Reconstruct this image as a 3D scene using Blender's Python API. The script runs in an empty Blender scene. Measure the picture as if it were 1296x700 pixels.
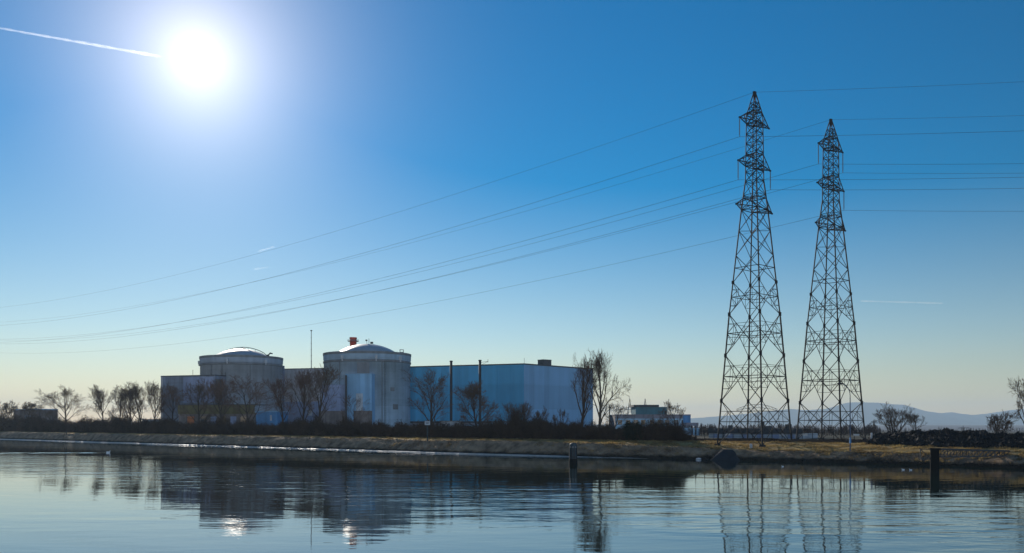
import bpy, math, random
import numpy as np
from mathutils import Vector, Matrix

SC = bpy.context.scene
COL = SC.collection
R = math.radians
F, HX, HY, CH = 1122.0, 648.0, 537.0, 8.0      # focal length in pixels of the photo, horizon, eye height


def P(px, py, Y):
    """world point seen at photo pixel (px,py) at depth Y"""
    return Vector(((px - HX) / F * Y, Y, CH + (HY - py) / F * Y))


def G(px, Y, z=4.0):
    return Vector(((px - HX) / F * Y, Y, z))


ND = Vector((0.669, 0.743, 0))      # across the canal, away from us
DD = Vector((-0.743, 0.669, 0))     # along the canal, towards the far left


def _lin(tab, x):
    if x <= tab[0][0]:
        return tab[0][1]
    for (x0, y0), (x1, y1) in zip(tab, tab[1:]):
        if x <= x1:
            return y0 + (y1 - y0) * (x - x0) / (x1 - x0)
    return tab[-1][1]


# the far bank draws back a little from the canal line towards the right
_BEND = [(-140.0, 12.5), (38.0, 12.5), (66.0, 13.0), (80.0, 12.8), (100.0, 9.7), (119.0, 5.8), (140.0, 2.4), (152.0, 0.9), (168.0, 0.0)]


def ST0(s, t, z=0.0):
    v = DD * s + ND * t
    return Vector((v.x, v.y, z))


def ST(s, t, z=0.0):
    return ST0(s, t + (_lin(_BEND, s) if t > 100 else 0.0), z)


def _s_raw(px, t):
    k = (px - HX) / F
    Y = t / (0.743 + 0.669 * k)
    return Y * (0.669 - 0.743 * k)


def s_of(px, t):
    s = _s_raw(px, t)
    for _ in range(8):
        s = _s_raw(px, t + _lin(_BEND, s))
    return s


def depth_at(px, t):
    k = (px - HX) / F
    return (t + _lin(_BEND, s_of(px, t))) / (0.743 + 0.669 * k)


# ------------------------------------------------------------------ helpers
class MB:
    def __init__(self):
        self.v, self.f = [], []

    def add(self, verts, faces):
        b = len(self.v)
        self.v.extend([tuple(p) for p in verts])
        self.f.extend([tuple(b + i for i in f) for f in faces])

    def box(self, c, size, rz=0.0, taper=1.0):
        cx, cy, cz = c
        sx, sy, sz = size[0] / 2, size[1] / 2, size[2] / 2
        ca, sa = math.cos(rz), math.sin(rz)
        vs = []
        for k, z in ((1.0, -sz), (taper, sz)):
            for x, y in ((-sx, -sy), (sx, -sy), (sx, sy), (-sx, sy)):
                x *= k
                y *= k
                vs.append((cx + x * ca - y * sa, cy + x * sa + y * ca, cz + z))
        self.add(vs, [(3, 2, 1, 0), (4, 5, 6, 7), (0, 1, 5, 4), (1, 2, 6, 5), (2, 3, 7, 6), (3, 0, 4, 7)])

    def prism(self, pts, z0, z1, cap=True):
        """pts counter-clockwise from above"""
        n = len(pts)
        vs = [(p[0], p[1], z0) for p in pts] + [(p[0], p[1], z1) for p in pts]
        fs = [(i, (i + 1) % n, n + (i + 1) % n, n + i) for i in range(n)]
        if cap:
            fs += [tuple(range(n - 1, -1, -1)), tuple(range(n, 2 * n))]
        self.add(vs, fs)

    def tube(self, pts, rad, n=6, cap=True):
        pts = [Vector(p) for p in pts]
        m = len(pts)
        rads = rad if isinstance(rad, (list, tuple)) else [rad] * m
        vs = []
        d0 = (pts[1] - pts[0])
        u = d0.orthogonal().normalized()
        for i, p in enumerate(pts):
            d = (pts[min(i + 1, m - 1)] - pts[max(i - 1, 0)])
            if d.length < 1e-9:
                d = d0
            d.normalize()
            u = (u - d * u.dot(d))
            if u.length < 1e-6:
                u = d.orthogonal()
            u.normalize()
            w = d.cross(u)
            for k in range(n):
                a = 2 * math.pi * k / n
                vs.append(p + (u * math.cos(a) + w * math.sin(a)) * rads[i])
        fs = []
        for i in range(m - 1):
            for k in range(n):
                fs.append((i * n + k, i * n + (k + 1) % n, (i + 1) * n + (k + 1) % n, (i + 1) * n + k))
        if cap and n > 2:
            fs.append(tuple(range(n - 1, -1, -1)))
            fs.append(tuple(range((m - 1) * n, m * n)))
        self.add(vs, fs)

    def bar(self, a, b, w):
        self.tube([a, b], w * 0.7071, 4)

    def lathe(self, c, prof, n=64, a0=0.0, a1=2 * math.pi):
        """prof: list of (r,z)"""
        full = abs(a1 - a0 - 2 * math.pi) < 1e-6
        cols = n if full else n + 1
        vs = []
        for r, z in prof:
            for k in range(cols):
                a = a0 + (a1 - a0) * k / n
                vs.append((c[0] + r * math.cos(a), c[1] + r * math.sin(a), z))
        fs = []
        for i in range(len(prof) - 1):
            for k in range(n):
                k2 = (k + 1) % cols
                fs.append((i * cols + k, i * cols + k2, (i + 1) * cols + k2, (i + 1) * cols + k))
        self.add(vs, fs)

    def build(self, name, mat, parent=None, smooth=False):
        me = bpy.data.meshes.new(name)
        if parent is not None:
            L = parent['_w'] if '_w' in parent else parent.location
            ox, oy, oz = L[0], L[1], L[2]
            vs = [(v[0] - ox, v[1] - oy, v[2] - oz) for v in self.v]
        else:
            vs = self.v
        me.from_pydata(vs, [], self.f)
        if smooth:
            me.polygons.foreach_set('use_smooth', [True] * len(me.polygons))
        me.materials.append(mat)
        me.update()
        o = bpy.data.objects.new(name, me)
        COL.objects.link(o)
        if parent is not None:
            o.parent = parent
        return o


def ORIGIN(o, loc):
    """remember the world base of a part so that its own children are built in place (parts have zero local offset)"""
    return o


def tag(o, label=None, cat=None, group=None, kind=None):
    if label:
        o['label'] = label
    if cat:
        o['category'] = cat
    if group:
        o['group'] = group
    if kind:
        o['kind'] = kind
    return o


def thing(name, loc, label, cat, group=None):
    o = bpy.data.objects.new(name, None)
    o.empty_display_size = 0.3
    o.location = loc
    COL.objects.link(o)
    return tag(o, label, cat, group)


def part(mb, name, mat, root, sub=None, smooth=False):
    """a part in world coordinates under ROOT, or under its part SUB (whose mesh is already relative to root)"""
    L = root.location
    o = mb.build(name, mat, None, smooth)
    o.data.transform(Matrix.Translation((-L[0], -L[1], -L[2])))
    o.parent = sub if sub is not None else root
    return o


# ------------------------------------------------------------------ materials
def mat(name, col, rough=0.8, var=0.25, scale=1.0, bump=0.0, bscale=None, metal=0.0, spec=0.3, stretch=(1, 1, 1),
        col2=None, coords='Object', streak=0.0, seams=None, seam_dark=0.6):
    m = bpy.data.materials.new(name)
    m.use_nodes = True
    nt = m.node_tree
    N, L = nt.nodes, nt.links
    b = N['Principled BSDF']
    b.inputs['Roughness'].default_value = rough
    b.inputs['Metallic'].default_value = metal
    b.inputs['Specular IOR Level'].default_value = spec
    tc = N.new('ShaderNodeTexCoord')
    mp = N.new('ShaderNodeMapping')
    mp.inputs['Scale'].default_value = stretch
    L.new(tc.outputs[coords], mp.inputs['Vector'])
    nz = N.new('ShaderNodeTexNoise')
    nz.inputs['Scale'].default_value = scale
    nz.inputs['Detail'].default_value = 7
    nz.inputs['Roughness'].default_value = 0.62
    L.new(mp.outputs[0], nz.inputs['Vector'])
    rp = N.new('ShaderNodeValToRGB')
    rp.color_ramp.elements[0].position = 0.3
    rp.color_ramp.elements[1].position = 0.7
    c2 = col2 if col2 else tuple(min(1, c * (1 + var)) for c in col)
    c1 = tuple(c * (1 - var) for c in col) if not col2 else col
    rp.color_ramp.elements[0].color = (*c1, 1)
    rp.color_ramp.elements[1].color = (*c2, 1)
    L.new(nz.outputs['Fac'], rp.inputs['Fac'])
    cur = rp.outputs['Color']

    def mult(fac_socket, lo, hi):
        nonlocal cur
        mr = N.new('ShaderNodeMapRange')
        mr.inputs['From Min'].default_value = 0.35
        mr.inputs['From Max'].default_value = 0.65
        mr.inputs['To Min'].default_value = lo
        mr.inputs['To Max'].default_value = hi
        L.new(fac_socket, mr.inputs['Value'])
        mx = N.new('ShaderNodeMix')
        mx.data_type = 'RGBA'
        mx.blend_type = 'MULTIPLY'
        mx.inputs['Factor'].default_value = 1
        L.new(cur, mx.inputs['A'])
        L.new(mr.outputs[0], mx.inputs['B'])
        cur = mx.outputs['Result']

    if streak:
        m2 = N.new('ShaderNodeMapping')
        m2.inputs['Scale'].default_value = (0.45, 0.45, 0.03)
        L.new(tc.outputs[coords], m2.inputs['Vector'])
        n2 = N.new('ShaderNodeTexNoise')
        n2.inputs['Scale'].default_value = 1.0
        n2.inputs['Detail'].default_value = 6
        L.new(m2.outputs[0], n2.inputs['Vector'])
        mult(n2.outputs['Fac'], 1 - streak, 1 + streak * 0.5)
    if seams:   # (along x metres, along z metres): panel joints
        sp = N.new('ShaderNodeSeparateXYZ')
        L.new(tc.outputs[coords], sp.inputs[0])
        for ax, step in zip(('X', 'Z'), seams):
            if not step:
                continue
            dv = N.new('ShaderNodeMath')
            dv.operation = 'DIVIDE'
            L.new(sp.outputs[ax], dv.inputs[0])
            dv.inputs[1].default_value = step
            fl = N.new('ShaderNodeMath')
            fl.operation = 'FLOOR'
            L.new(dv.outputs[0], fl.inputs[0])
            fr = N.new('ShaderNodeMath')
            fr.operation = 'FRACT'
            L.new(dv.outputs[0], fr.inputs[0])
            lt = N.new('ShaderNodeMath')
            lt.operation = 'GREATER_THAN'
            L.new(fr.outputs[0], lt.inputs[0])
            lt.inputs[1].default_value = 0.06
            mult(lt.outputs[0], seam_dark, 1.0)
            wn = N.new('ShaderNodeTexWhiteNoise')
            wn.noise_dimensions = '1D'
            L.new(fl.outputs[0], wn.inputs['W'])
            mult(wn.outputs['Value'], 0.92, 1.05)
    L.new(cur, b.inputs['Base Color'])
    if bump:
        n3 = N.new('ShaderNodeTexNoise')
        n3.inputs['Scale'].default_value = bscale or scale * 4
        n3.inputs['Detail'].default_value = 5
        L.new(mp.outputs[0], n3.inputs['Vector'])
        bp = N.new('ShaderNodeBump')
        bp.inputs['Strength'].default_value = 1.0
        bp.inputs['Distance'].default_value = bump
        L.new(n3.outputs['Fac'], bp.inputs['Height'])
        L.new(bp.outputs[0], b.inputs['Normal'])
    return m


M = dict(
    concrete=mat('reactor_concrete', (0.33, 0.395, 0.48), 0.85, 0.22, 0.09, streak=0.16, seams=(None, 3.1), seam_dark=0.94),
    concrete2=mat('reactor_concrete_blue', (0.31, 0.43, 0.54), 0.85, 0.22, 0.09, streak=0.16, seams=(None, 3.1), seam_dark=0.94),
    rim=mat('rim_concrete', (0.18, 0.195, 0.21), 0.85, 0.15, 0.3, streak=0.2),
    dome=mat('dome_sheet', (0.26, 0.3, 0.34), 0.42, 0.12, 0.3, spec=0.5, streak=0.15),
    hall_front=mat('cladding_teal_blue', (0.06, 0.33, 0.56), 0.55, 0.10, 0.05, streak=0.07, seams=(3.2, 11.0), seam_dark=0.94),
    hall_side=mat('cladding_lavender_blue', (0.17, 0.35, 0.55), 0.55, 0.08, 0.05, streak=0.05, seams=(2.4, 11.0), seam_dark=0.96),
    panel_blue=mat('panel_light_blue', (0.22, 0.42, 0.62), 0.6, 0.1, 0.15, streak=0.15, seams=(2.2, None), seam_dark=0.92),
    panel_lav=mat('panel_lavender', (0.24, 0.29, 0.43), 0.6, 0.1, 0.15, streak=0.15, seams=(2.2, None), seam_dark=0.9),
    greyblue=mat('wall_blue_grey', (0.18, 0.215, 0.28), 0.7, 0.15, 0.1, streak=0.25, seams=(5.0, 8.0), seam_dark=0.85),
    greywall=mat('wall_pale_grey', (0.42, 0.43, 0.46), 0.8, 0.12, 0.1, streak=0.2, seams=(6.0, None), seam_dark=0.88),
    coping=mat('coping_dark', (0.05, 0.055, 0.065), 0.6, 0.2, 1.0),
    steel_dark=mat('steel_dark', (0.028, 0.028, 0.032), 0.65, 0.3, 2.0, spec=0.3),
    pylon=mat('pylon_steel_dark', (0.018, 0.018, 0.02), 0.8, 0.4, 1.5, spec=0.12, col2=(0.034, 0.03, 0.028)),
    galv=mat('steel_galvanised', (0.18, 0.19, 0.2), 0.5, 0.2, 2.0, metal=0.5),
    insul=mat('insulator_glass', (0.16, 0.2, 0.24), 0.25, 0.1, 3, spec=0.6),
    wire=mat('conductor_aluminium', (0.05, 0.055, 0.065), 0.6, 0.1, 1),
    red=mat('chimney_red', (0.48, 0.07, 0.045), 0.6, 0.25, 0.8),
    white=mat('paint_white', (0.7, 0.7, 0.7), 0.5, 0.1, 1.0),
    pale=mat('paint_pale_grey', (0.42, 0.46, 0.5), 0.6, 0.12, 0.6, streak=0.2),
    olive=mat('fascia_olive', (0.15, 0.13, 0.06), 0.8, 0.2, 0.6, streak=0.25),
    brownwall=mat('wall_mauve_brown', (0.2, 0.165, 0.155), 0.8, 0.2, 0.5, streak=0.3, seams=(4, None)),
    orange=mat('door_orange', (0.42, 0.13, 0.04), 0.6, 0.2, 1.0),
    bright_blue=mat('sheet_bright_blue', (0.06, 0.22, 0.45), 0.5, 0.15, 0.5, streak=0.15, seams=(1.2, None), seam_dark=0.85),
    mauve=mat('office_mauve', (0.25, 0.235, 0.27), 0.8, 0.1, 0.5, streak=0.15, seams=(3.6, None)),
    teal=mat('office_teal', (0.045, 0.15, 0.19), 0.5, 0.15, 0.5, streak=0.1, seams=(1.8, None), seam_dark=0.8),
    officeblue=mat('office_pale_blue', (0.34, 0.52, 0.66), 0.6, 0.12, 0.5, seams=(3.6, None)),
    glass=mat('window_glass', (0.03, 0.045, 0.06), 0.08, 0.2, 0.5, spec=0.6),
    roofdark=mat('roof_dark', (0.06, 0.065, 0.075), 0.8, 0.2, 0.4, streak=0.2, seams=(4, None)),
    shedwall=mat('shed_wall_pale', (0.38, 0.42, 0.47), 0.7, 0.1, 0.3, streak=0.2, seams=(6, None)),
    bark=mat('bark', (0.055, 0.042, 0.035), 0.95, 0.3, 3.0, spec=0.1),
    bark_pale=mat('bark_pale', (0.10, 0.078, 0.06), 0.95, 0.25, 3.0, spec=0.1),
    twig=mat('twigs_brown', (0.115, 0.078, 0.056), 0.95, 0.3, 1.0, spec=0.1),
    twig_red=mat('twigs_reddish', (0.145, 0.092, 0.07), 0.95, 0.3, 1.0, spec=0.1),
    bush=mat('bush_twigs', (0.068, 0.044, 0.032), 0.95, 0.5, 0.8, spec=0.05),
    bush_ever=mat('bush_evergreen', (0.018, 0.026, 0.013), 0.9, 0.5, 0.8, spec=0.1),
    woods=mat('far_woods', (0.06, 0.04, 0.036), 0.95, 0.4, 0.05, spec=0.05),
    grass=mat('grass_dry', (0.15, 0.10, 0.045), 0.95, 0.4, 0.4, spec=0.1, col2=(0.38, 0.27, 0.11)),
    bank=mat('bank_stone', (0.10, 0.064, 0.042), 0.95, 0.4, 0.35, bump=0.4, bscale=1.1, spec=0.1, col2=(0.38, 0.265, 0.17)),
    ramp=mat('ramp_concrete', (0.026, 0.028, 0.033), 0.9, 0.3, 0.5, bump=0.03, spec=0.1),
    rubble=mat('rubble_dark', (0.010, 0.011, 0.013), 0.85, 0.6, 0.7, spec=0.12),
    block=mat('pale_block', (0.45, 0.45, 0.46), 0.85, 0.2, 1.0),
    pile=mat('pile_steel', (0.03, 0.045, 0.055), 0.6, 0.4, 1.0, streak=0.3, spec=0.35),
    algae=mat('pile_wet_foot', (0.008, 0.008, 0.008), 0.85, 0.3, 1.5, spec=.08),
    lampblue=mat('lamp_post_blue', (0.05, 0.08, 0.14), 0.5, 0.2, 1.0),
    feather=mat('feather_white', (0.75, 0.75, 0.76), 0.8, 0.1, 6.0),
    bill=mat('bill_orange', (0.5, 0.2, 0.04), 0.5, 0.1, 6.0),
)


# ground: dry winter grass near, duller plain far away
def ground_mat():
    m = mat('plain_ground', (0.09, 0.07, 0.03), 0.97, 0.4, 0.15, bump=0.05, bscale=2.0, spec=0.05, col2=(0.27, 0.18, 0.06))
    nt = m.node_tree
    N, L = nt.nodes, nt.links
    b = N['Principled BSDF']
    src = b.inputs['Base Color'].links[0].from_socket
    # large fields and bare earth patches
    tc = N.new('ShaderNodeTexCoord')
    nz = N.new('ShaderNodeTexNoise')
    nz.inputs['Scale'].default_value = 0.06
    nz.inputs['Detail'].default_value = 8
    L.new(tc.outputs['Object'], nz.inputs['Vector'])
    rp = N.new('ShaderNodeValToRGB')
    rp.color_ramp.elements[0].position = 0.42
    rp.color_ramp.elements[1].position = 0.6
    mx = N.new('ShaderNodeMix')
    mx.data_type = 'RGBA'
    L.new(nz.outputs['Fac'], rp.inputs['Fac'])
    L.new(rp.outputs['Color'], mx.inputs['Factor'])
    mx.inputs['A'].default_value = (0.13, 0.085, 0.035, 1)
    L.new(src, mx.inputs['B'])
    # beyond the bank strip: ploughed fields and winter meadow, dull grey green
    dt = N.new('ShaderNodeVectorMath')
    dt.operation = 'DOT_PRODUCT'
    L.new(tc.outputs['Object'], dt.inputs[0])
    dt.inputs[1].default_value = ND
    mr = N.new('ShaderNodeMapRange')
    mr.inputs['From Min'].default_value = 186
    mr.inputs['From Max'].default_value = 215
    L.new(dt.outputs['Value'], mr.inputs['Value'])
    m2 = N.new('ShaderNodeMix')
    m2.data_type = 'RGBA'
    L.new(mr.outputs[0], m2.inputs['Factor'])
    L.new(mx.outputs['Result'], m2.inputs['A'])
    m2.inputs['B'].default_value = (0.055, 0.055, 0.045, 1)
    # open plain paled to blue grey: distant haze put into the ground colour
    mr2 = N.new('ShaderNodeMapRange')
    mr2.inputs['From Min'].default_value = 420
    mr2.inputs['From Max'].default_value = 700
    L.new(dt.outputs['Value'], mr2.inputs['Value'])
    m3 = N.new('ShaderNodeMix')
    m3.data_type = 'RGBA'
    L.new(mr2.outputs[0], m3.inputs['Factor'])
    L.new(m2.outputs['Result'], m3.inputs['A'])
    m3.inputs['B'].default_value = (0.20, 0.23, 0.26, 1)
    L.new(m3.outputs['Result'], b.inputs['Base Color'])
    return m


def wet_foot(m):
    """the lowest half metre of the stone slope is wet, and its shade is put into the dark colour"""
    nt = m.node_tree
    N, L = nt.nodes, nt.links
    b = N['Principled BSDF']
    src = b.inputs['Base Color'].links[0].from_socket
    tc = N.new('ShaderNodeTexCoord')
    sp = N.new('ShaderNodeSeparateXYZ')
    L.new(tc.outputs['Object'], sp.inputs[0])
    nz = N.new('ShaderNodeTexNoise')
    nz.inputs['Scale'].default_value = .5
    nz.inputs['Detail'].default_value = 5
    L.new(tc.outputs['Object'], nz.inputs['Vector'])
    ad = N.new('ShaderNodeMath')
    ad.operation = 'MULTIPLY_ADD'
    L.new(nz.outputs['Fac'], ad.inputs[0])
    ad.inputs[1].default_value = -1.2
    L.new(sp.outputs['Z'], ad.inputs[2])
    mr = N.new('ShaderNodeMapRange')
    mr.inputs['From Min'].default_value = -.1
    mr.inputs['From Max'].default_value = .5
    L.new(ad.outputs[0], mr.inputs['Value'])
    mx = N.new('ShaderNodeMix')
    mx.data_type = 'RGBA'
    L.new(mr.outputs[0], mx.inputs['Factor'])
    mx.inputs['A'].default_value = (.022, .019, .015, 1)  # wet stone tone, with the shade of the foot painted in
    L.new(src, mx.inputs['B'])
    L.new(mx.outputs['Result'], b.inputs['Base Color'])


wet_foot(M['bank'])
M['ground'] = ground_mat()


def blade_mat():
    m = bpy.data.materials.new('grass_blades')
    m.use_nodes = True
    nt = m.node_tree
    N, L = nt.nodes, nt.links
    N.remove(N['Principled BSDF'])
    out = [n for n in N if n.type == 'OUTPUT_MATERIAL'][0]
    tc = N.new('ShaderNodeTexCoord')
    nz = N.new('ShaderNodeTexNoise')
    nz.inputs['Scale'].default_value = .25
    nz.inputs['Detail'].default_value = 6
    L.new(tc.outputs['Object'], nz.inputs['Vector'])
    rp = N.new('ShaderNodeValToRGB')
    rp.color_ramp.elements[0].position = .35
    rp.color_ramp.elements[1].position = .65
    rp.color_ramp.elements[0].color = (.16, .105, .045, 1)
    rp.color_ramp.elements[1].color = (.40, .29, .12, 1)
    L.new(nz.outputs['Fac'], rp.inputs['Fac'])
    d = N.new('ShaderNodeBsdfDiffuse')
    t = N.new('ShaderNodeBsdfTranslucent')
    L.new(rp.outputs[0], d.inputs['Color'])
    L.new(rp.outputs[0], t.inputs['Color'])
    x = N.new('ShaderNodeMixShader')
    x.inputs[0].default_value = .5
    L.new(d.outputs[0], x.inputs[1])
    L.new(t.outputs[0], x.inputs[2])
    L.new(x.outputs[0], out.inputs['Surface'])
    return m


M['blades'] = blade_mat()


def ledge_mat():
    m = mat('wet_ledge', (0.46, 0.42, 0.39), 0.5, 0.2, 0.8, bump=0.012, bscale=2.0, spec=0.6)
    return m


M['ledge'] = ledge_mat()


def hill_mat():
    m = mat('hill_forest_hazed', (0.026, 0.052, 0.085), 0.95, 0.35, 0.004, spec=0.05)  # blue of the hazy air is put into the forest colour
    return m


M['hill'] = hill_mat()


def water_mat():
    m = bpy.data.materials.new('canal_water')
    m.use_nodes = True
    nt = m.node_tree
    N, L = nt.nodes, nt.links
    b = N['Principled BSDF']
    b.inputs['Base Color'].default_value = (0.006, 0.018, 0.016, 1)
    b.inputs['Roughness'].default_value = 0.015
    b.inputs['IOR'].default_value = 2.4
    b.inputs['Specular IOR Level'].default_value = 0.5
    tc = N.new('ShaderNodeTexCoord')

    def noise(scale, stretch, detail, rough=0.5):
        mp = N.new('ShaderNodeMapping')
        mp.inputs['Scale'].default_value = stretch
        mp.inputs['Rotation'].default_value = (0, 0, 0.12)
        L.new(tc.outputs['Object'], mp.inputs['Vector'])
        nz = N.new('ShaderNodeTexNoise')
        nz.inputs['Scale'].default_value = scale
        nz.inputs['Detail'].default_value = detail
        nz.inputs['Roughness'].default_value = rough
        L.new(mp.outputs[0], nz.inputs['Vector'])
        return nz.outputs['Fac']

    def math_(op, a, bb):
        n = N.new('ShaderNodeMath')
        n.operation = op
        for i, x in enumerate((a, bb)):
            if isinstance(x, (int, float)):
                n.inputs[i].default_value = x
            else:
                L.new(x, n.inputs[i])
        return n.outputs[0]

    fine = noise(1.1, (0.45, 1, 1), 3)
    mid = noise(0.24, (0.42, 1, 1), 3)
    patch = noise(0.018, (0.35, 1, 1), 3)
    # a breeze ruffles a long band parallel to the far bank
    dt = N.new('ShaderNodeVectorMath')
    dt.operation = 'DOT_PRODUCT'
    L.new(tc.outputs['Object'], dt.inputs[0])
    dt.inputs[1].default_value = ND

    def mrange(sock, a, b_, c, d):
        n = N.new('ShaderNodeMapRange')
        n.interpolation_type = 'SMOOTHSTEP'
        for k_, v_ in zip(('From Min', 'From Max', 'To Min', 'To Max'), (a, b_, c, d)):
            n.inputs[k_].default_value = v_
        L.new(sock, n.inputs['Value'])
        return n.outputs[0]
    band = math_('MULTIPLY', mrange(dt.outputs['Value'], 48, 66, 0.0, 1.0), mrange(dt.outputs['Value'], 78, 100, 1.0, 0.0))
    pn = mrange(patch, 0.44, 0.60, 0.0, 1.0)
    amp = math_('ADD', math_('MULTIPLY', math_('ADD', math_('MULTIPLY', band, 0.75), math_('MULTIPLY', pn, 0.35)), 1.9), 0.30)
    h = math_('ADD', math_('MULTIPLY', fine, WATER[0]), math_('MULTIPLY', mid, WATER[1]))
    h = math_('MULTIPLY', h, amp)
    bp = N.new('ShaderNodeBump')
    bp.inputs['Strength'].default_value = 1.0
    bp.inputs['Distance'].default_value = 1.0
    L.new(h, bp.inputs['Height'])
    L.new(bp.outputs[0], b.inputs['Normal'])
    return m


WATER = (0.013, 0.072)
M['water'] = water_mat()

# ------------------------------------------------------------------ camera, sun, sky
SUN = Vector(((250 - HX) / F, 1.0, (HY - 75) / F)).normalized()
cam = bpy.data.cameras.new('camera')
cam.sensor_width = 36.0
cam.lens = F / 1296.0 * 36.0
cam.shift_y = (HY - 350.0) / 1296.0
cam.clip_start = 0.5
cam.clip_end = 60000
co = bpy.data.objects.new('camera', cam)
co.location = (0, 0, CH)
co.rotation_euler = (R(90), 0, 0)
COL.objects.link(co)
SC.camera = co

sl = bpy.data.lights.new('sun', 'SUN')
sl.energy = 5.0
sl.angle = R(0.53)
sl.color = (1.0, 0.91, 0.78)
so = bpy.data.objects.new('sun', sl)
so.rotation_euler = SUN.to_track_quat('Z', 'Y').to_euler()
so.location = (-60, 120, 120)
COL.objects.link(so)

W = bpy.data.worlds.new('World')
SC.world = W
W.use_nodes = True
nt = W.node_tree
N, L = nt.nodes, nt.links
bg = N['Background']
sky = N.new('ShaderNodeTexSky')
sky.sky_type = 'NISHITA'
sky.sun_disc = False
sky.sun_elevation = math.asin(SUN.z)
sky.sun_rotation = math.atan2(SUN.x, SUN.y)
sky.altitude = 200
sky.air_density = 1.0
sky.dust_density = 0.05
sky.ozone_density = 2.0
hs = N.new('ShaderNodeHueSaturation')
hs.inputs['Saturation'].default_value = 1.25
hs.inputs['Value'].default_value = 1.0
L.new(sky.outputs[0], hs.inputs['Color'])
# the sun's own aureole: light scattered close round the sun
tc = N.new('ShaderNodeTexCoord')
dp = N.new('ShaderNodeVectorMath')
dp.operation = 'DOT_PRODUCT'
nm = N.new('ShaderNodeVectorMath')
nm.operation = 'NORMALIZE'
L.new(tc.outputs['Generated'], nm.inputs[0])
L.new(nm.outputs[0], dp.inputs[0])
dp.inputs[1].default_value = SUN


def wm(op, a, b=None):
    n = N.new('ShaderNodeMath')
    n.operation = op
    n.use_clamp = False
    for i, x in enumerate((a, b)):
        if x is None:
            continue
        if isinstance(x, (int, float)):
            n.inputs[i].default_value = x
        else:
            L.new(x, n.inputs[i])
    return n.outputs[0]


cl = wm('MINIMUM', dp.outputs['Value'], 0.9999999)
ang = wm('MULTIPLY', wm('ARCCOSINE', cl), 180 / math.pi)


def gl(width, power, amp):
    return wm('MULTIPLY', wm('EXPONENT', wm('MULTIPLY', wm('POWER', wm('DIVIDE', ang, width), power), -1)), amp)


SKY_BACK_FILL = 2.5  # unseen sky behind the camera brightened, added fill for the shaded walls
SKY_SAT = (1.15, 2.1)
SKY_VAL = (0.84, 0.70)
GLOW = [(3.5, 1.0, 13.0), (11.0, 1.4, 0.8)]
tot = None
for g in GLOW:
    x = gl(*g)
    tot = x if tot is None else wm('ADD', tot, x)
gc = N.new('ShaderNodeMix')
gc.data_type = 'RGBA'
gc.blend_type = 'MULTIPLY'
gc.inputs['Factor'].default_value = 1
gc.inputs['A'].default_value = (1.12, 0.97, 0.84, 1)
L.new(tot, gc.inputs['B'])
ad = N.new('ShaderNodeMix')
ad.data_type = 'RGBA'
ad.blend_type = 'ADD'
ad.clamp_result = False
ad.inputs['Factor'].default_value = 1
sepz = N.new('ShaderNodeSeparateXYZ')
L.new(nm.outputs[0], sepz.inputs[0])


def rng_(sock, a, b, c, d, mode='SMOOTHSTEP'):
    n = N.new('ShaderNodeMapRange')
    n.interpolation_type = mode
    for k, v in zip(('From Min', 'From Max', 'To Min', 'To Max'), (a, b, c, d)):
        n.inputs[k].default_value = v
    L.new(sock, n.inputs['Value'])
    return n.outputs[0]


L.new(wm('MULTIPLY', rng_(sepz.outputs['Z'], 0.04, 0.42, *SKY_SAT, 'LINEAR'), rng_(ang, 75.0, 125.0, 1.0, 0.52)), hs.inputs['Saturation'])
L.new(wm('MULTIPLY', rng_(ang, 22.0, 58.0, *SKY_VAL), rng_(ang, 72.0, 125.0, 1.0, SKY_BACK_FILL)), hs.inputs['Value'])
# warm dusty band low over the horizon
wb = N.new('ShaderNodeMix')
wb.data_type = 'RGBA'
wb.blend_type = 'MULTIPLY'
L.new(rng_(sepz.outputs['Z'], 0.0, 0.11, 1.0, 0.0), wb.inputs['Factor'])
L.new(hs.outputs[0], wb.inputs['A'])
wb.inputs['B'].default_value = (1.14, 0.96, 0.80, 1)
L.new(wb.outputs['Result'], ad.inputs['A'])
L.new(gc.outputs['Result'], ad.inputs['B'])
L.new(ad.outputs['Result'], bg.inputs['Color'])
bg.inputs['Strength'].default_value = 0.10

SC.view_settings.view_transform = 'Standard'
SC.view_settings.look = 'None'
SC.view_settings.gamma = 1
SC.view_settings.exposure = 0.0
SC.view_settings.use_curve_mapping = False
SC.cycles.use_denoising = True
SC.cycles.volume_bounces = 0
SC.cycles.max_bounces = 6
SC.cycles.sample_clamp_indirect = 4.0

# ------------------------------------------------------------------ haze
HAZE = 0.85e-4
hz = MB()
hz.prism([ST0(-12600, -60), ST0(12600, -60), ST0(12600, 13600), ST0(-12600, 13600)][::-1], -3.0, 312.0)
hm = bpy.data.materials.new('haze_air')
hm.use_nodes = True
hn = hm.node_tree
for n in list(hn.nodes):
    if n.type == 'BSDF_PRINCIPLED':
        hn.nodes.remove(n)
pv = hn.nodes.new('ShaderNodeVolumePrincipled')
pv.inputs['Color'].default_value = (0.62, 0.82, 1.0, 1)
pv.inputs['Density'].default_value = HAZE
pv.inputs['Anisotropy'].default_value = 0.1
hn.links.new(pv.outputs[0], [n for n in hn.nodes if n.type == 'OUTPUT_MATERIAL'][0].inputs['Volume'])
tag(hz.build('haze', hm), kind='stuff')

# ------------------------------------------------------------------ setting: ground, bank, water
rng = random.Random(7)
_BR = sorted((s_of(px_, 173.2), z_) for px_, z_ in ((-400, 3.8), (0, 3.75), (600, 3.55), (700, 3.4), (800, 3.1), (900, 2.5), (970, 2.15), (1100, 2.1), (1300, 2.1), (1700, 2.1)))


def brink(s):
    """height of the top of the stone slope at distance s along the canal"""
    for (a, za), (b_, zb_) in zip(_BR, _BR[1:]):
        if a <= s <= b_:
            return za + (zb_ - za) * (s - a) / (b_ - a)
    return _BR[0][1] if s < _BR[0][0] else _BR[-1][1]


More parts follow.
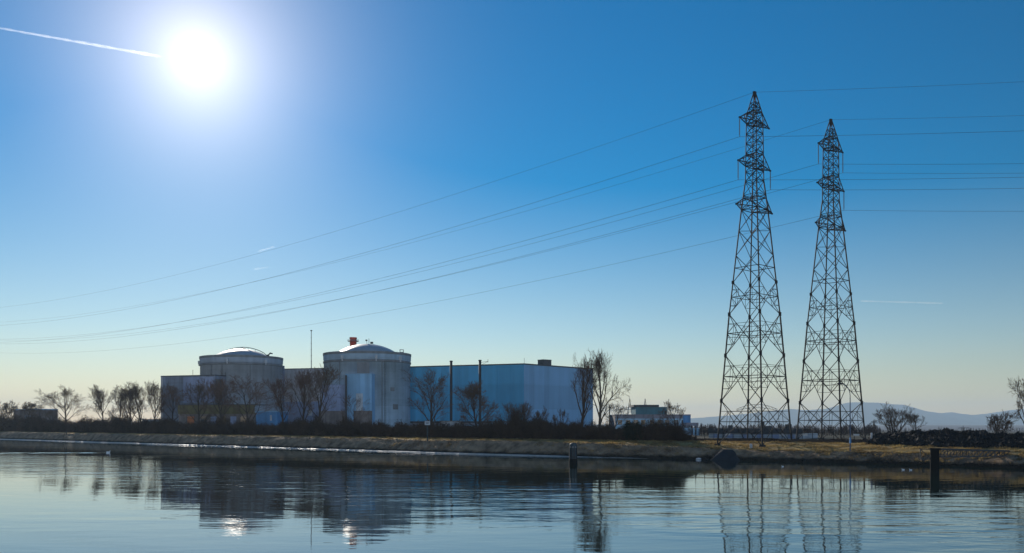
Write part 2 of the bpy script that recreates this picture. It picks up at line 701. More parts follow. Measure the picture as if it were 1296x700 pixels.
def zland(s, t):
    """ground height behind the brink"""
    f = min(max((t - 173.2) / 10.6, 0), 1)
    return brink(s) + (4.0 - brink(s)) * (f * (1.55 - .55 * f))


w = MB()
w.add([ST0(-11900, 6), ST0(11900, 6), ST0(11900, 169.6), ST0(250, 169.6), ST0(150, 183.5), ST0(-11900, 183.5)], [(5, 4, 3, 2, 1, 0)])
tag(w.build('canal_water', M['water']), kind='structure')


def frac(x, seed):
    return random.Random(int(x * 7919) ^ seed).random()


def wob(s, sc, seed):
    i = math.floor(s / sc)
    f = s / sc - i
    f = f * f * (3 - 2 * f)
    return (1 - f) * frac(i, seed) + f * frac(i + 1, seed) - 0.5


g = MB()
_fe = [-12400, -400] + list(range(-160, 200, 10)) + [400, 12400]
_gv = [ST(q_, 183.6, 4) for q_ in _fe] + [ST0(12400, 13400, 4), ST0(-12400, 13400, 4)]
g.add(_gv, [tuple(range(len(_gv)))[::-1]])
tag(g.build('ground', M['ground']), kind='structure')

# canal bank: fine strip where it is seen, long ends where it is not
rows = [(169.0, -1.0, 0), (169.05, 0.0, .14), (169.9, 0, .32), (170.7, 0, .50), (171.5, 0, .67), (172.2, 0, .82), (172.8, 0, .94), (173.2, 0, 1.0)]
ss = [-12000, -1500, -400] + [-160 + 1.6 * i for i in range(600)] + [900, 1400, 3000, 12000]


def slope_dz(s, j):
    a = 0.0 if j < 2 else min(1.0, (j - 1) / 4.0)
    dz = a * (0.55 * wob(s, 9.0, 11) + 0.34 * wob(s, 2.6, 23 + j) + 0.5 * wob(s, 31, 5))
    return dz * .5 if j >= 6 else dz


b = MB()
vs, fs = [], []
for s in ss:
    for j, (t, z, f) in enumerate(rows):
        vs.append(ST(s, t + 0.5 * wob(s, 3.0, 40 + j) * (j > 1), z + f * brink(s) + slope_dz(s, j)))
nr = len(rows)
for i in range(len(ss) - 1):
    for j in range(nr - 1):
        fs.append((i * nr + j, i * nr + j + 1, (i + 1) * nr + j + 1, (i + 1) * nr + j)[::-1])
b.add(vs, fs)
bank = b.build('canal_bank', M['bank'], smooth=True)
tag(bank, kind='structure')

# grass verge rising gently from the brink to the plain
rows2 = [173.2, 174.4, 176.0, 178.0, 180.5, 182.2, 184.0]
v2 = MB()
vs, fs = [], []
for s in ss:
    for j, t in enumerate(rows2):
        if j == 0:
            vs.append(ST(s, t + 0.5 * wob(s, 3.0, 47), brink(s) + slope_dz(s, 7) + .01))
        else:
            vs.append(ST(s, t, zland(s, t) + (0.22 * wob(s, 4.0, 70 + j) if j < 5 else -.004)))
nr = len(rows2)
for i in range(len(ss) - 1):
    for j in range(nr - 1):
        fs.append((i * nr + j, i * nr + j + 1, (i + 1) * nr + j + 1, (i + 1) * nr + j)[::-1])
v2.add(vs, fs)
tag(v2.build('grass_verge', M['grass'], smooth=True), kind='structure')

# stone foot ledge at the water line
l = MB()
vs, fs = [], []
prof = [(168.1, -0.5), (168.2, 0.14), (168.5, 0.20), (169.4, 0.38), (169.7, 0.39)]
S0, S1 = s_of(890, 169), 900
n = 420
for i in range(n + 1):
    s = S0 + (S1 - S0) * (i / n) ** 1.15
    sink = .5 * max(0, 1 - (s - S0) / 55.0) ** 1.5
    for j, (t, z) in enumerate(prof):
        vs.append(ST(s, t + 0.25 * wob(s, 2.3, 91) * (j < 3), z + (0.05 * wob(s, 1.9, 17 + j) + 0.08 * wob(s, 7.0, 3) if j else 0) - sink))
nr = len(prof)
for i in range(n):
    for j in range(nr - 1):
        fs.append((i * nr + j, i * nr + j + 1, (i + 1) * nr + j + 1, (i + 1) * nr + j)[::-1])
l.add(vs, fs)
tag(l.build('bank_ledge', M['ledge']), kind='structure')

# near bank under the photographer
nb = MB()
vs = []
for s in (-400, 600):
    for t, z in ((14, -1.2), (6, 3.2), (2.5, 6.2), (-50, 6.2)):
        vs.append(ST(s, t, z))
nb.add(vs, [(i, i + 1, i + 5, i + 4) for i in range(3)])
tag(nb.build('near_bank', M['bank']), kind='structure')

# grass blades on the verge (uncountable)
gb = MB()
gr = random.Random(3)
from mathutils import noise as mnoise


def n2(a, b_, sc, seed=0.0):
    return mnoise.noise(Vector((a / sc, b_ / sc, seed)))


for i in range(80000):
    px = 60 + 1290 * (gr.random() ** 0.62)
    t = 173.1 + 11.5 * gr.random() ** 1.2
    s = s_of(px, t)
    k = n2(s, t * 1.6, 3.2) + .5 * n2(s, t, .9, 3.0)
    if k < -.25 + .35 * gr.random():
        continue
    hgt = .12 + .34 * gr.random() * (.7 + k)
    p = ST(s, t, zland(s, t) - .05)
    a = gr.random() * 6.28
    dx, dy = math.cos(a) * 0.07, math.sin(a) * 0.07
    lx, ly = gr.uniform(-.2, .2), gr.uniform(-.2, .2)
    gb.add([(p.x - dx, p.y - dy, p.z), (p.x + dx, p.y + dy, p.z), (p.x + lx, p.y + ly, p.z + hgt)], [(0, 1, 2)])
# tufts growing in patches on the stone slope
for i in range(60000):
    px = 40 + 1310 * (gr.random() ** 0.55)
    t = 169.6 + 3.8 * gr.random() ** .8
    s = s_of(px, t)
    k = n2(s, t * 2.0, 4.5, 9.0) + .7 * n2(s, t * 1.5, 1.3, 5.0) + (px - 900) / 2600 + (t - 172) * .08
    if k < 0.12 + .3 * gr.random():
        continue
    p = ST(s, t, brink(s) * (.14 + .86 * (t - 169.05) / 4.15) + gr.uniform(-.05, .25))
    hgt = gr.uniform(.10, .34)
    a = gr.random() * 6.28
    dx, dy = math.cos(a) * 0.06, math.sin(a) * 0.06
    lx, ly = gr.uniform(-.2, .2), gr.uniform(-.2, .2)
    gb.add([(p.x - dx, p.y - dy, p.z), (p.x + dx, p.y + dy, p.z), (p.x + lx, p.y + ly, p.z + hgt)], [(0, 1, 2)])
tag(gb.build('grass', M['blades']), kind='stuff')

# loose stones lying on the slope
rs = MB()
for i in range(7000):
    px = -20 + 1360 * gr.random() ** .7
    t = 168.9 + 4.4 * gr.random()
    s = s_of(px, t)
    z = brink(s) * (.14 + .86 * (t - 169.05) / 4.15) + .03
    r = gr.uniform(.08, .24) * (1.6 if gr.random() < .06 else 1)
    c = ST(s, t, z + .05)
    vs = []
    for ax in ((1, 0, 0), (-1, 0, 0), (0, 1, 0), (0, -1, 0), (0, 0, .8), (0, 0, -.8)):
        vs.append(c + Vector(ax) * r * gr.uniform(.7, 1.3) + Vector((gr.uniform(-.3, .3) * r, gr.uniform(-.3, .3) * r, 0)))
    rs.add(vs, [(0, 2, 4), (2, 1, 4), (1, 3, 4), (3, 0, 4), (2, 0, 5), (1, 2, 5), (3, 1, 5), (0, 3, 5)])
tag(rs.build('loose_stones', M['bank']), kind='stuff')

# hills far off on the right
ridge = [(760, 541), (800, 537), (850, 531), (895, 528), (925, 525.5), (950, 523), (980, 519.5), (998, 517.5), (1024, 518.8), (1047, 517),
         (1060, 513.4), (1072, 509.4), (1090, 508.8), (1111, 509.5), (1128, 511.2), (1143, 512), (1158, 516), (1170, 520), (1192, 523), (1204, 521.6),
         (1217, 523.6), (1231, 525), (1250, 523.6), (1268, 521), (1281, 519), (1310, 516), (1350, 520), (1400, 530), (1450, 541)]
hl = MB()
HYD = 11500.0
cols, nrow = 260, 26
vs, fs = [], []
xs = [760 + (1450 - 760) * i / cols for i in range(cols + 1)]
for i, x in enumerate(xs):
    for (x0, y0), (x1, y1) in zip(ridge, ridge[1:]):
        if x0 <= x <= x1:
            f = (x - x0) / (x1 - x0)
            yy = y0 + (y1 - y0) * f
            break
    top = CH + (HY - yy) / F * HYD
    top += 3.0 * wob(x, 2.7, 5) + 3 * wob(x, 7, 6)
    for j in range(nrow + 1):
        f = j / nrow            # 0 front foot, .62 ridge, 1 back foot
        dep = (f - 0.62) * 3400
        if f < 0.62:
            k = (f / 0.62)
            hh = (k ** 1.6)
            spur = 0.16 * math.sin(x * 0.11 + 2.0 * math.sin(x * 0.037)) + 0.3 * wob(x + 31 * k, 9, 77)
            hh = max(0, hh + spur * k * (1 - k))
        else:
            hh = 1 - ((f - 0.62) / 0.38) ** 1.5
        Y = HYD + dep
        X = (x - HX) / F * HYD + 0.06 * dep
        vs.append((X, Y, 3.0 + max(top - 3.0, 0) * hh))
for i in range(cols):
    for j in range(nrow):
        a = i * (nrow + 1) + j
        fs.append((a, a + nrow + 1, a + nrow + 2, a + 1))
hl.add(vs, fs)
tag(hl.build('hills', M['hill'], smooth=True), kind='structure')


# ------------------------------------------------------------------ trees
def grow_tree(seed, H, Wd, trunk_r, fork=0.28, levels=4, spread=0.8, limbs=10, up=0.16, stems=1, lean=0.0, dens=1.0, dist=250):
    """bare winter tree: returns (trunk MB, crown MB) standing on the origin, H high and Wd wide"""
    rr = random.Random(seed)
    paths = []          # (level, pts, radii)

    def branch(p, d, length, rad, lev):
        nseg = 6 if lev == 0 else (5 if lev == 1 else (4 if lev == 2 else 3))
        pts, rads = [p.copy()], [rad]
        q, dd = p.copy(), d.normalized()
        wobb = (0.09, 0.20, 0.24, 0.26, 0.26)[min(lev, 4)]
        end = 0.35 if lev == 0 else 0.28
        for i in range(nseg):
            dd = (dd + Vector((rr.uniform(-1, 1), rr.uniform(-1, 1), rr.uniform(-.8, .9))) * wobb + Vector((0, 0, up * (0.30 if lev else 0.1)))).normalized()
            q = q + dd * (length / nseg)
            pts.append(q.copy())
            rads.append(rad * (1 - (1 - end) * (i + 1) / nseg))
        paths.append((lev, pts, rads))
        if lev >= levels:
            return
        cnt = {0: limbs, 1: 7, 2: 6, 3: 5}.get(lev, 3)
        cnt = max(2, int(round(cnt * dens * rr.uniform(0.8, 1.2))))
        for c in range(cnt):
            lo = fork if lev == 0 else (0.34 if lev == 1 else 0.2)
            f = min(lo + (1 - lo) * ((c + rr.random()) / cnt), 0.999)
            k = f * nseg
            i = min(int(k), nseg - 1)
            a, bb = pts[i], pts[i + 1]
            pp = a.lerp(bb, k - i)
            r0 = rads[i] + (rads[i + 1] - rads[i]) * (k - i)
            base = (bb - a).normalized()
            az = (c * 2.399 + rr.uniform(-.6, .6)) if lev == 0 else rr.uniform(0, 6.283)
            o = base.orthogonal().normalized()
            o = Matrix.Rotation(az, 3, base) @ o
            if lev == 0:
                g_ = (f - lo) / (1 - lo)
                tilt = spread * (1.12 - 0.62 * g_) * rr.uniform(.75, 1.2)
                ln = length * 0.78 * (0.70 + 1.1 * g_ - 1.32 * g_ * g_) * rr.uniform(.75, 1.15)
            else:
                tilt = rr.uniform(0.40, 0.95)
                ln = length * rr.uniform(0.42, 0.72) * (1.15 - 0.5 * f)
            nd = base * math.cos(tilt) + o * math.sin(tilt) + Vector((0, 0, up * .5))
            branch(pp, nd, ln, r0 * (0.60 if lev == 0 else 0.56), lev + 1)
        if lev == 0:
            branch(pts[-1], dd, length * 0.38, rads[-1] * .9, 1)

    for k in range(stems):
        if stems == 1:
            branch(Vector((0, 0, 0)), Vector((lean, 0, 1)), 0.66, trunk_r / H, 0)
        else:
            a = 6.283 * k / stems + rr.uniform(-.4, .4)
            d = Vector((math.cos(a) * 0.42, math.sin(a) * 0.42, 1))
            branch(Vector((math.cos(a), math.sin(a), 0)) * 0.01, d, 0.6 * rr.uniform(.75, 1.05), trunk_r / H * rr.uniform(.6, 1), 0)
    allp = np.array([tuple(p) for lv_, pts, _ in paths if lv_ >= 2 for p in pts])
    zmax = np.percentile(allp[:, 2], 99.8)
    x0, x1 = np.percentile(allp[:, 0], [4.0, 96.0])
    y0, y1 = np.percentile(allp[:, 1], [4.0, 96.0])
    sz = H / zmax
    sxy = 0.9 * Wd / max(0.5 * ((x1 - x0) + (y1 - y0)), 1e-3)
    tr, cr = MB(), MB()
    for lev, pts, rads in paths:
        P2 = [Vector((p.x * sxy, p.y * sxy, p.z * sz)) for p in pts]
        rr2 = [max(r * H, 0.010 + 0.000045 * dist) for r in rads]
        if lev == 0:
            rr2[0] *= 1.35
            P2[0].z -= 0.3
            tr.tube(P2, rr2, 8)
        elif lev == 1:
            tr.tube(P2, rr2, 6)
        else:
            cr.tube(P2, rr2, 3, cap=False)
    return tr, cr


def tree(px, t, ytop, wpx, label, seed, cat='tree', name='bare_tree', group=None, bark='bark', twig='twig', zg=3.95, **kw):
    Y = depth_at(px, t)
    base = G(px, Y, zg)
    H = CH + (HY - ytop) / F * Y - zg
    Wd = wpx / F * Y
    kw.setdefault('trunk_r', 0.018 * H + 0.04)
    tr, cr = grow_tree(seed, H, Wd, dist=Y, **kw)
    root = thing(name, base, label, cat, group)
    a = tr.build('trunk', M[bark])
    a.parent = root
    c = cr.build('crown', M[twig])
    c.parent = root
    return root


tree(9, 196, 507, 26, 'small bare tree at the extreme end of the far bank, beside a squat block', 1, group=None)
tree(33, 199, 508, 26, 'small bare tree rising just behind the squat dark block', 2)
tree(84, 193, 488, 40, 'broad lone bare tree with rounded crown, between the squat block and the power plant', 3, limbs=9, spread=0.85)
tree(66, 195, 516, 20, 'low bare sapling at the foot of the broad lone tree', 31, levels=3)
tree(132, 194, 487, 30, 'slender bare tree with airy crown, first of the row leading to the plant', 4)
tree(151, 195, 488, 24, 'bare tree with fine twigs, second in the row leading to the plant', 5)
tree(164, 197, 484, 24, 'bare tree with upright limbs, third in the row leading to the plant', 6, spread=0.6)
tree(179, 195, 482, 28, 'bare tree with wide forked limbs, fourth in the row leading to the plant', 7)
tree(196, 197, 484, 24, 'bare tree just clear of the blue grey end wall of the plant', 8)
tree(218, 196, 488, 36, 'bare tree in front of the flat blue grey plant wall, near its outer corner', 9, twig='twig_red')
tree(252, 193, 479, 42, 'bare tree with crooked dark trunk in front of the plant wall and olive fascia', 10, spread=0.85, fork=0.2, bark='bark')
tree(283, 194, 480, 36, 'bare tree with leaning trunk in front of the first reactor', 11, lean=-0.15, twig='twig_red')
tree(315, 191, 474, 60, 'wide bare tree with low heavy limbs in front of the first reactor', 12, limbs=11, spread=0.9, fork=0.15, twig='twig_red')
tree(358, 194, 474, 34, 'bare reddish tree before the wall linking the two reactors', 13, twig='twig_red')
tree(384, 192, 466, 38, 'taller bare tree before the link wall, under the thin mast', 14, twig='twig_red', spread=0.65)
tree(403, 190, 463, 50, 'tall dense bare tree at the near edge of the second reactor', 15, limbs=10, spread=0.8)
tree(450, 188, 498, 34, 'thin young bare tree before the pale blue panel of the second reactor', 16, levels=3, limbs=6, trunk_r=0.2)
tree(546, 189, 465, 54, 'bare tree with fan of upright limbs between the second reactor and the blue hall', 17, limbs=11, fork=0.14, spread=0.75)
tree(604, 188, 482, 46, 'compact bare tree with dense low crown before the blue hall', 18, limbs=12, fork=0.22, spread=0.75, dens=1.1)
tree(657, 187, 509, 30, 'twiggy shrub like tree below the corner of the blue hall', 19, stems=6, limbs=6, levels=3, trunk_r=0.16, up=0.25)
tree(681, 187, 514, 20, 'slight bare sapling before the lavender side of the blue hall', 20, stems=3, levels=3, limbs=5, trunk_r=0.14)
tree(708, 188, 518, 16, 'smallest sapling before the lavender side of the blue hall', 21, stems=2, levels=3, limbs=5, trunk_r=0.12)
tree(735, 190, 448, 34, 'tall narrow bare tree in front of the end of the blue hall', 22, spread=0.6, limbs=9, fork=0.25, dens=.9)
tree(758, 189, 443, 42, 'tallest bare tree, standing just past the end of the blue hall against the sky', 23, spread=0.62, limbs=11, fork=0.22, lean=0.06, bark='bark_pale')
tree(772, 187, 509, 30, 'short crooked bare tree under the tallest tree', 24, lean=0.25, levels=3, limbs=6)
tree(857, 187, 506, 27, 'bare tree with round crown in front of the low office block', 25, limbs=8, dens=.85)
tree(1132, 198, 510, 40, 'broad multi stemmed bare tree behind the dark brush heap near the lattice towers', 26, stems=6, limbs=6, levels=4, dens=.72, trunk_r=0.22, up=0.2)
tree(1157, 198, 522, 18, 'small bare tree leaning out of the broad multi stemmed one', 27, lean=0.2, levels=3, limbs=6)
tree(1264, 197, 520, 32, 'bare multi stemmed tree behind the far end of the brush heap', 28, stems=5, limbs=6, levels=4, dens=.72, trunk_r=0.2, up=0.2)
tree(1299, 192, 478, 25, 'tall pale bare tree cut by the edge of the view above the brush heap', 29, limbs=10, spread=0.7, bark='bark_pale')


# bushes -----------------------------------------------------------
def bush_mesh(seed, name, m, leafy=False, n=1500):
    """unit bush: 1 high, about 1.5 wide, twigs and small leaf-sized faces through its volume"""
    rr = random.Random(seed)
    mb = MB()
    for i in range(90 if not leafy else 40):
        a = rr.uniform(0, 6.283)
        rad = rr.random() ** 0.6 * 0.62
        top = Vector((math.cos(a) * rad, math.sin(a) * rad, (1 - rad * rad * 0.9) * rr.uniform(0.7, 1.08)))
        base = Vector((top.x * 0.35, top.y * 0.35, -0.05))
        midp = base.lerp(top, 0.5) + Vector((rr.uniform(-.06, .06), rr.uniform(-.06, .06), 0.04))
        mb.tube([base, midp, top], [0.012, 0.008, 0.003], 3, cap=False)
        for k in range(5):
            f = rr.uniform(0.35, 1)
            q = midp.lerp(top, f)
            e = q + Vector((rr.uniform(-.14, .14), rr.uniform(-.14, .14), rr.uniform(0.02, .16)))
            mb.tube([q, e], [0.005, 0.002], 3, cap=False)
    lobes = [(rr.uniform(-.42, .42), rr.uniform(-.42, .42), rr.uniform(.2, .62), rr.uniform(.24, .42)) for _ in range(11)]
    for i in range(n):
        lx, ly, lz, lr = rr.choice(lobes)
        v = Vector((rr.gauss(0, 1), rr.gauss(0, 1), rr.gauss(0, 1))).normalized() * lr * (rr.random() ** 0.4)
        p = Vector((lx, ly, lz)) + v
        if p.z < 0:
            p.z = rr.random() * 0.3
        sz = rr.uniform(0.018, 0.045) * (1.25 if leafy else 1.0)
        u = Vector((rr.gauss(0, 1), rr.gauss(0, 1), rr.gauss(0, 1))).normalized()
        w2 = u.orthogonal().normalized()
        mb.add([p - u * sz, p + w2 * sz * 0.6, p + u * sz, p - w2 * sz * 0.6], [(0, 1, 2, 3)])
    o = mb.build(name, m)
    return o


BUSH = [bush_mesh(100 + i, 'bush', M['bush'], n=2600) for i in range(5)]
EVER = [bush_mesh(200 + i, 'evergreen_bush', M['bush_ever'], True, n=3600) for i in range(2)]
_used = set()


def put_bush(src, px, t, wpx, ytop, label, group, rz, zg=3.7):
    o = src if src.name not in _used else src.copy()
    if src.name not in _used:
        _used.add(src.name)
    else:
        COL.objects.link(o)
    Y = depth_at(px, t)
    H = CH + (HY - ytop) / F * Y - zg
    Wd = wpx / F * Y
    o.location = G(px, Y, zg)
    o.scale = (Wd / 1.45, Wd / 1.45, max(H, 0.6))
    o.rotation_euler = (0, 0, rz)
    tag(o, label, 'bush', group)
    return o


br = random.Random(5)
hedge_top = [(-30, 529), (40, 529), (100, 530), (160, 529.5), (200, 531), (260, 532), (320, 533), (380, 534), (420, 535), (450, 534), (490, 534), (520, 536),
             (560, 539), (600, 536), (640, 532), (670, 531), (700, 535), (740, 534), (770, 537), (800, 537), (850, 540), (872, 547)]
zones = [(-40, 200, 'dark leafless bush in the thicket on the far bank before the plant begins', 'bushes along the far bank before the plant'),
         (200, 405, 'dark leafless bush in the thicket below the first reactor', 'bushes below the first reactor'),
         (405, 525, 'dark leafless bush in the thicket below the second reactor', 'bushes below the second reactor'),
         (525, 760, 'dark leafless bush in the thicket below the blue hall', 'bushes below the blue hall'),
         (760, 880, 'dark leafless bush in the thicket below the low office block', 'bushes below the office block')]


def interp(tab, x):
    for (x0, y0), (x1, y1) in zip(tab, tab[1:]):
        if x0 <= x <= x1:
            return y0 + (y1 - y0) * (x - x0) / (x1 - x0)
    return tab[-1][1] if x > tab[-1][0] else tab[0][1]


px = -28.0
i = 0
while px < 874:
    for row in range(2):
        x = px + br.uniform(-4, 4) + row * 5
        if x > 872:
            continue
        z = [q for q in zones if q[0] <= x < q[1]][0]
        yt = interp(hedge_top, x) + br.uniform(-4.0, 5.0) - (br.uniform(3, 9) if br.random() < .12 else 0)
        put_bush(BUSH[i % 5], x, 183.0 + row * 3.4 + br.uniform(-.5, .5), br.uniform(22, 32), yt, z[2], z[3], br.uniform(0, 6.28))
        i += 1
    px += 10.5
for x, t, wpx, yt, lab in ((805, 182.5, 36, 529, 'dense dark evergreen bush, largest one in front of the low office block'),
                           (785, 183.0, 24, 540, 'low evergreen bush tucked beside the largest one at the office block'),
                           (655, 184.0, 30, 514, 'tall dark rounded bush below the corner of the blue hall'),
                           (683, 184.5, 30, 527, 'middling dark bush next to the tall rounded one below the blue hall'),
                           (850, 183.0, 26, 532, 'dark bush at the foot of the round crowned tree'),
                           (836, 184.0, 22, 531, 'dark bush between the evergreen and the round crowned tree')):
    src = EVER[0] if 'evergreen' in lab else BUSH[(int(x)) % 5]
    put_bush(src, x, t, wpx, yt, lab, None, x)
put_bush(EVER[1], 1296, 188, 34, 545, 'dark evergreen bush at the edge of the view beyond the brush heap', None, 1.0)

# undergrowth filling the foot of the thicket
ug = MB()
ur = random.Random(8)
for i in range(26000):
    u = ur.random()
    px = -40 + 922 * u
    t = 182.2 + ur.random() * 6.5
    hh = 0.4 + 1.5 * ur.random() ** 1.5
    Y = depth_at(px, t)
    p = G(px, Y, 3.8 + hh * ur.random())
    s = ur.uniform(0.12, 0.34)
    d = Vector((ur.gauss(0, 1), ur.gauss(0, 1), ur.gauss(0, 1))).normalized()
    e = d.orthogonal().normalized()
    ug.add([p - d * s, p + e * s * .6, p + d * s, p - e * s * .6], [(0, 1, 2, 3)])
tag(ug.build('undergrowth', M['bush']), kind='stuff')


# far woods on the plain ------------------------------------------------
def woods(px0, px1, Y0, Y1, ytop, n, seed, dens_h=1.0):
    rr = random.Random(seed)
    mb = MB()
    for i in range(n):
        x = rr.uniform(px0, px1)
        Y = rr.uniform(Y0, Y1)
        zt = CH + (HY - (ytop + 4.5 * wob(x, 7, seed) + 3 * wob(x, 2.4, seed + 1))) / F * Y
        H = max(zt - 4, 1.5) * rr.uniform(0.55, 1.0)
        b0 = G(x, Y, 3.5)
        w2 = H * 0.2
        top = b0 + Vector((rr.uniform(-.3, .3) * w2, 0, H + .5))
        mb.tube([b0, b0.lerp(top, .5), top], [H * .02, H * .014, H * .003], 3, cap=False)
        for k in range(36):
            f = rr.uniform(.25, 1)
            q = b0.lerp(top, f)
            a = rr.uniform(0, 6.28)
            e = q + Vector((math.cos(a) * w2, math.sin(a) * w2, H * rr.uniform(.05, .22))) * rr.uniform(.4, 1.1) * (1.25 - f * .7)
            sw = H * 0.02
            mb.add([q + Vector((sw, 0, 0)), q - Vector((sw, 0, 0)), e], [(0, 1, 2)])
    return mb


wd = woods(868, 1115, 300, 430, 538.5, 1300, 31)
wd2 = woods(1090, 1310, 420, 560, 541.0, 300, 32)
wd.add(wd2.v, wd2.f)
tag(wd.build('far_woods', M['woods']), kind='stuff')

# brush and rubble heap on the right
hp = MB()
hr = random.Random(12)
heap_top = [(1096, 560), (1108, 552), (1125, 549.5), (1150, 548), (1180, 547.5), (1200, 547), (1225, 548), (1250, 549.5), (1280, 551), (1310, 550), (1345, 556)]
for i in range(13000):
    px = hr.uniform(1098, 1345)
    t = hr.uniform(max(179.0, 181.5 - (px - 1098) * .03), 192)
    Y = depth_at(px, t)
    zt = CH + (HY - interp(heap_top, px)) / F * Y
    f = 1 - abs(t - 187.5) / 9.5
    zmax = zland(s_of(px, t), t) + max(zt - 3.9, 0.2) * max(0.12, min(1, f * 1.15)) + .8 * wob(px, 11, 61) * f + .5 * wob(px, 4, 62) * f
    z = zmax - hr.random() ** 2.2 * 0.9
    s = hr.uniform(0.15, 0.45) if hr.random() < .85 else hr.uniform(.45, .95)
    c = G(px, Y, z - s * .4)
    vs = []
    rot = Matrix.Rotation(hr.uniform(0, 6.28), 3, Vector((hr.gauss(0, 1), hr.gauss(0, 1), hr.gauss(0, 1))).normalized())
    for ax in ((1, 0, 0), (-1, 0, 0), (0, 1, 0), (0, -1, 0), (0, 0, 1), (0, 0, -1)):
        vs.append(c + rot @ (Vector(ax) * s * hr.uniform(.6, 1.35) + Vector((hr.uniform(-.4, .4), hr.uniform(-.4, .4), hr.uniform(-.4, .4))) * s))
    hp.add(vs, [(0, 2, 4), (2, 1, 4), (1, 3, 4), (3, 0, 4), (2, 0, 5), (1, 2, 5), (3, 1, 5), (0, 3, 5)])
for i in range(1500):
    px = hr.uniform(1100, 1345)
    t = hr.uniform(183, 191)
    Y = depth_at(px, t)
    zt = CH + (HY - interp(heap_top, px)) / F * Y
    b0 = G(px, Y, zt - 1.0)
    hp.tube([b0, b0 + Vector((hr.uniform(-.6, .6), hr.uniform(-.5, .5), hr.uniform(.5, 1.45)))], [.035, .01], 3, cap=False)
# core under the loose pieces
core = []
for px in range(1098, 1346, 6):
    Y = depth_at(px, 188)
    core.append((px, max(4.1, CH + (HY - interp(heap_top, px)) / F * Y - 1.2)))
vs, fs = [], []
for px, zc in core:
    for t, k in ((max(179.2, 181.7 - (px - 1098) * .03), 0), (183, .6), (188, 1), (191, .8), (195, 0)):
        q = G(px, depth_at(px, t), 3.4 + (zc - 3.4) * k)
        vs.append(q)
for i in range(len(core) - 1):
    for j in range(4):
        fs.append((i * 5 + j, i * 5 + j + 1, (i + 1) * 5 + j + 1, (i + 1) * 5 + j))
hp.add(vs, fs)
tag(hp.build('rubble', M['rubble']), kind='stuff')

# ------------------------------------------------------------------ the plant
# reactor buildings
RC2, RC1 = P(465, 537, 420), P(306, 537, 455)
RAD = 20.25


def reactor(c, label, wall_m, ztop, zcrown, dome_r):
    root = thing('reactor_building', (c.x, c.y, 4.0), label, 'reactor building')
    mb = MB()
    mb.lathe(c, [(RAD, 3.5), (RAD, ztop - 3.4), (RAD + .02, ztop - 3.4)], 96)
    wall = part(mb, 'wall', wall_m, root, smooth=False)
    wall.data.polygons.foreach_set('use_smooth', [True] * len(wall.data.polygons))
    mb = MB()
    mb.lathe(c, [(RAD, ztop - 4.6), (RAD + .35, ztop - 4.4), (RAD + .35, ztop - 3.7), (RAD, ztop - 3.5)], 96)
    part(mb, 'ring_beam', M['rim'], root)
    mb = MB()
    mb.lathe(c, [(RAD + .05, ztop - 3.39), (RAD + .25, ztop - 2.6), (RAD + .3, ztop - 1.0), (RAD + .3, ztop), (RAD - .9, ztop), (RAD - .9, ztop - 1.3), (2, ztop - 1.3)], 96)
    par = part(mb, 'parapet', wall_m, root)
    mb = MB()
    mb.lathe(c, [(RAD + .303, ztop - .95), (RAD + .42, ztop - .9), (RAD + .42, ztop + .16), (RAD - .7, ztop + .16)], 96)
    part(mb, 'parapet_coping', M['rim'], root, par)
    # dome: spherical cap
    hcap = zcrown - (ztop - .6)
    Rs = (dome_r ** 2 + hcap ** 2) / (2 * hcap)
    zc = zcrown - Rs
    a_max = math.asin(dome_r / Rs)
    mb = MB()
    prof = [(dome_r + .25, ztop - 1.25), (dome_r + .25, ztop - .55)]
    for k in range(15):
        a = a_max * (1 - k / 14)
        prof.append((max(Rs * math.sin(a), .01), zc + Rs * math.cos(a)))
    mb.lathe(c, prof, 96)
    dome = part(mb, 'dome', M['dome'], root, smooth=True)
    return root, (Rs, zc, a_max), dome


r1, D1, dome1 = reactor(RC1, 'grey concrete reactor cylinder with shallow dome and curved roof rail, no chimney', M['concrete'], 42.0, 46.6, 15.6)
r2, D2, dome2 = reactor(RC2, 'grey blue reactor cylinder with shallow dome beside a red chimney', M['concrete2'], 41.0, 46.0, 15.8)


def on_dome(c, D, a, az, off=0.0):
    Rs, zc, am = D
    return Vector((c.x + (Rs + off) * math.sin(a) * math.cos(az), c.y + (Rs + off) * math.sin(a) * math.sin(az), zc + (Rs + off) * math.cos(a)))


def dome_rail(c, D, root, sub, az0, f0, f1, off, posts=9):
    mb = MB()
    pts = []
    for k in range(25):
        f = f0 + (f1 - f0) * k / 24
        pts.append(on_dome(c, D, D[2] * f, az0, off * (1 - 0.75 * max(0, abs(f) - .75) / .25)))
    mb.tube(pts, 0.17, 5)
    for k in range(posts):
        f = f0 + (f1 - f0) * k / (posts - 1)
        mb.tube([on_dome(c, D, D[2] * f, az0, -.1), on_dome(c, D, D[2] * f, az0, off)], .07, 4)
    part(mb, 'dome_rail', M['steel_dark'], root, sub)


dome_rail(RC1, D1, r1, dome1, R(-14), -1.0, 0.95, 0.9)
mb = MB()
e = on_dome(RC1, D1, D1[2] * 0.97, R(-14))
mb.tube([e - Vector((0, 0, 1)), e + Vector((0, 0, 1.9))], .38, 8)
mb.tube([e + Vector((0, 0, 1.6)), e + Vector((.9, -.2, 2.5)), e + Vector((2.1, -.4, 2.2))], [.3, .38, .3], 8)
mb.box(e + Vector((-.5, 0, 1.3)), (.7, .7, .9))
part(mb, 'roof_vent', M['steel_dark'], r1)
mb = MB()
q = on_dome(RC1, D1, 0.02, 0)
mb.lathe(q, [(1.4, q.z - .2), (1.4, q.z + .35), (.6, q.z + .6), (.01, q.z + .65)], 20)
part(mb, 'dome_cap', M['galv'], r1, dome1)
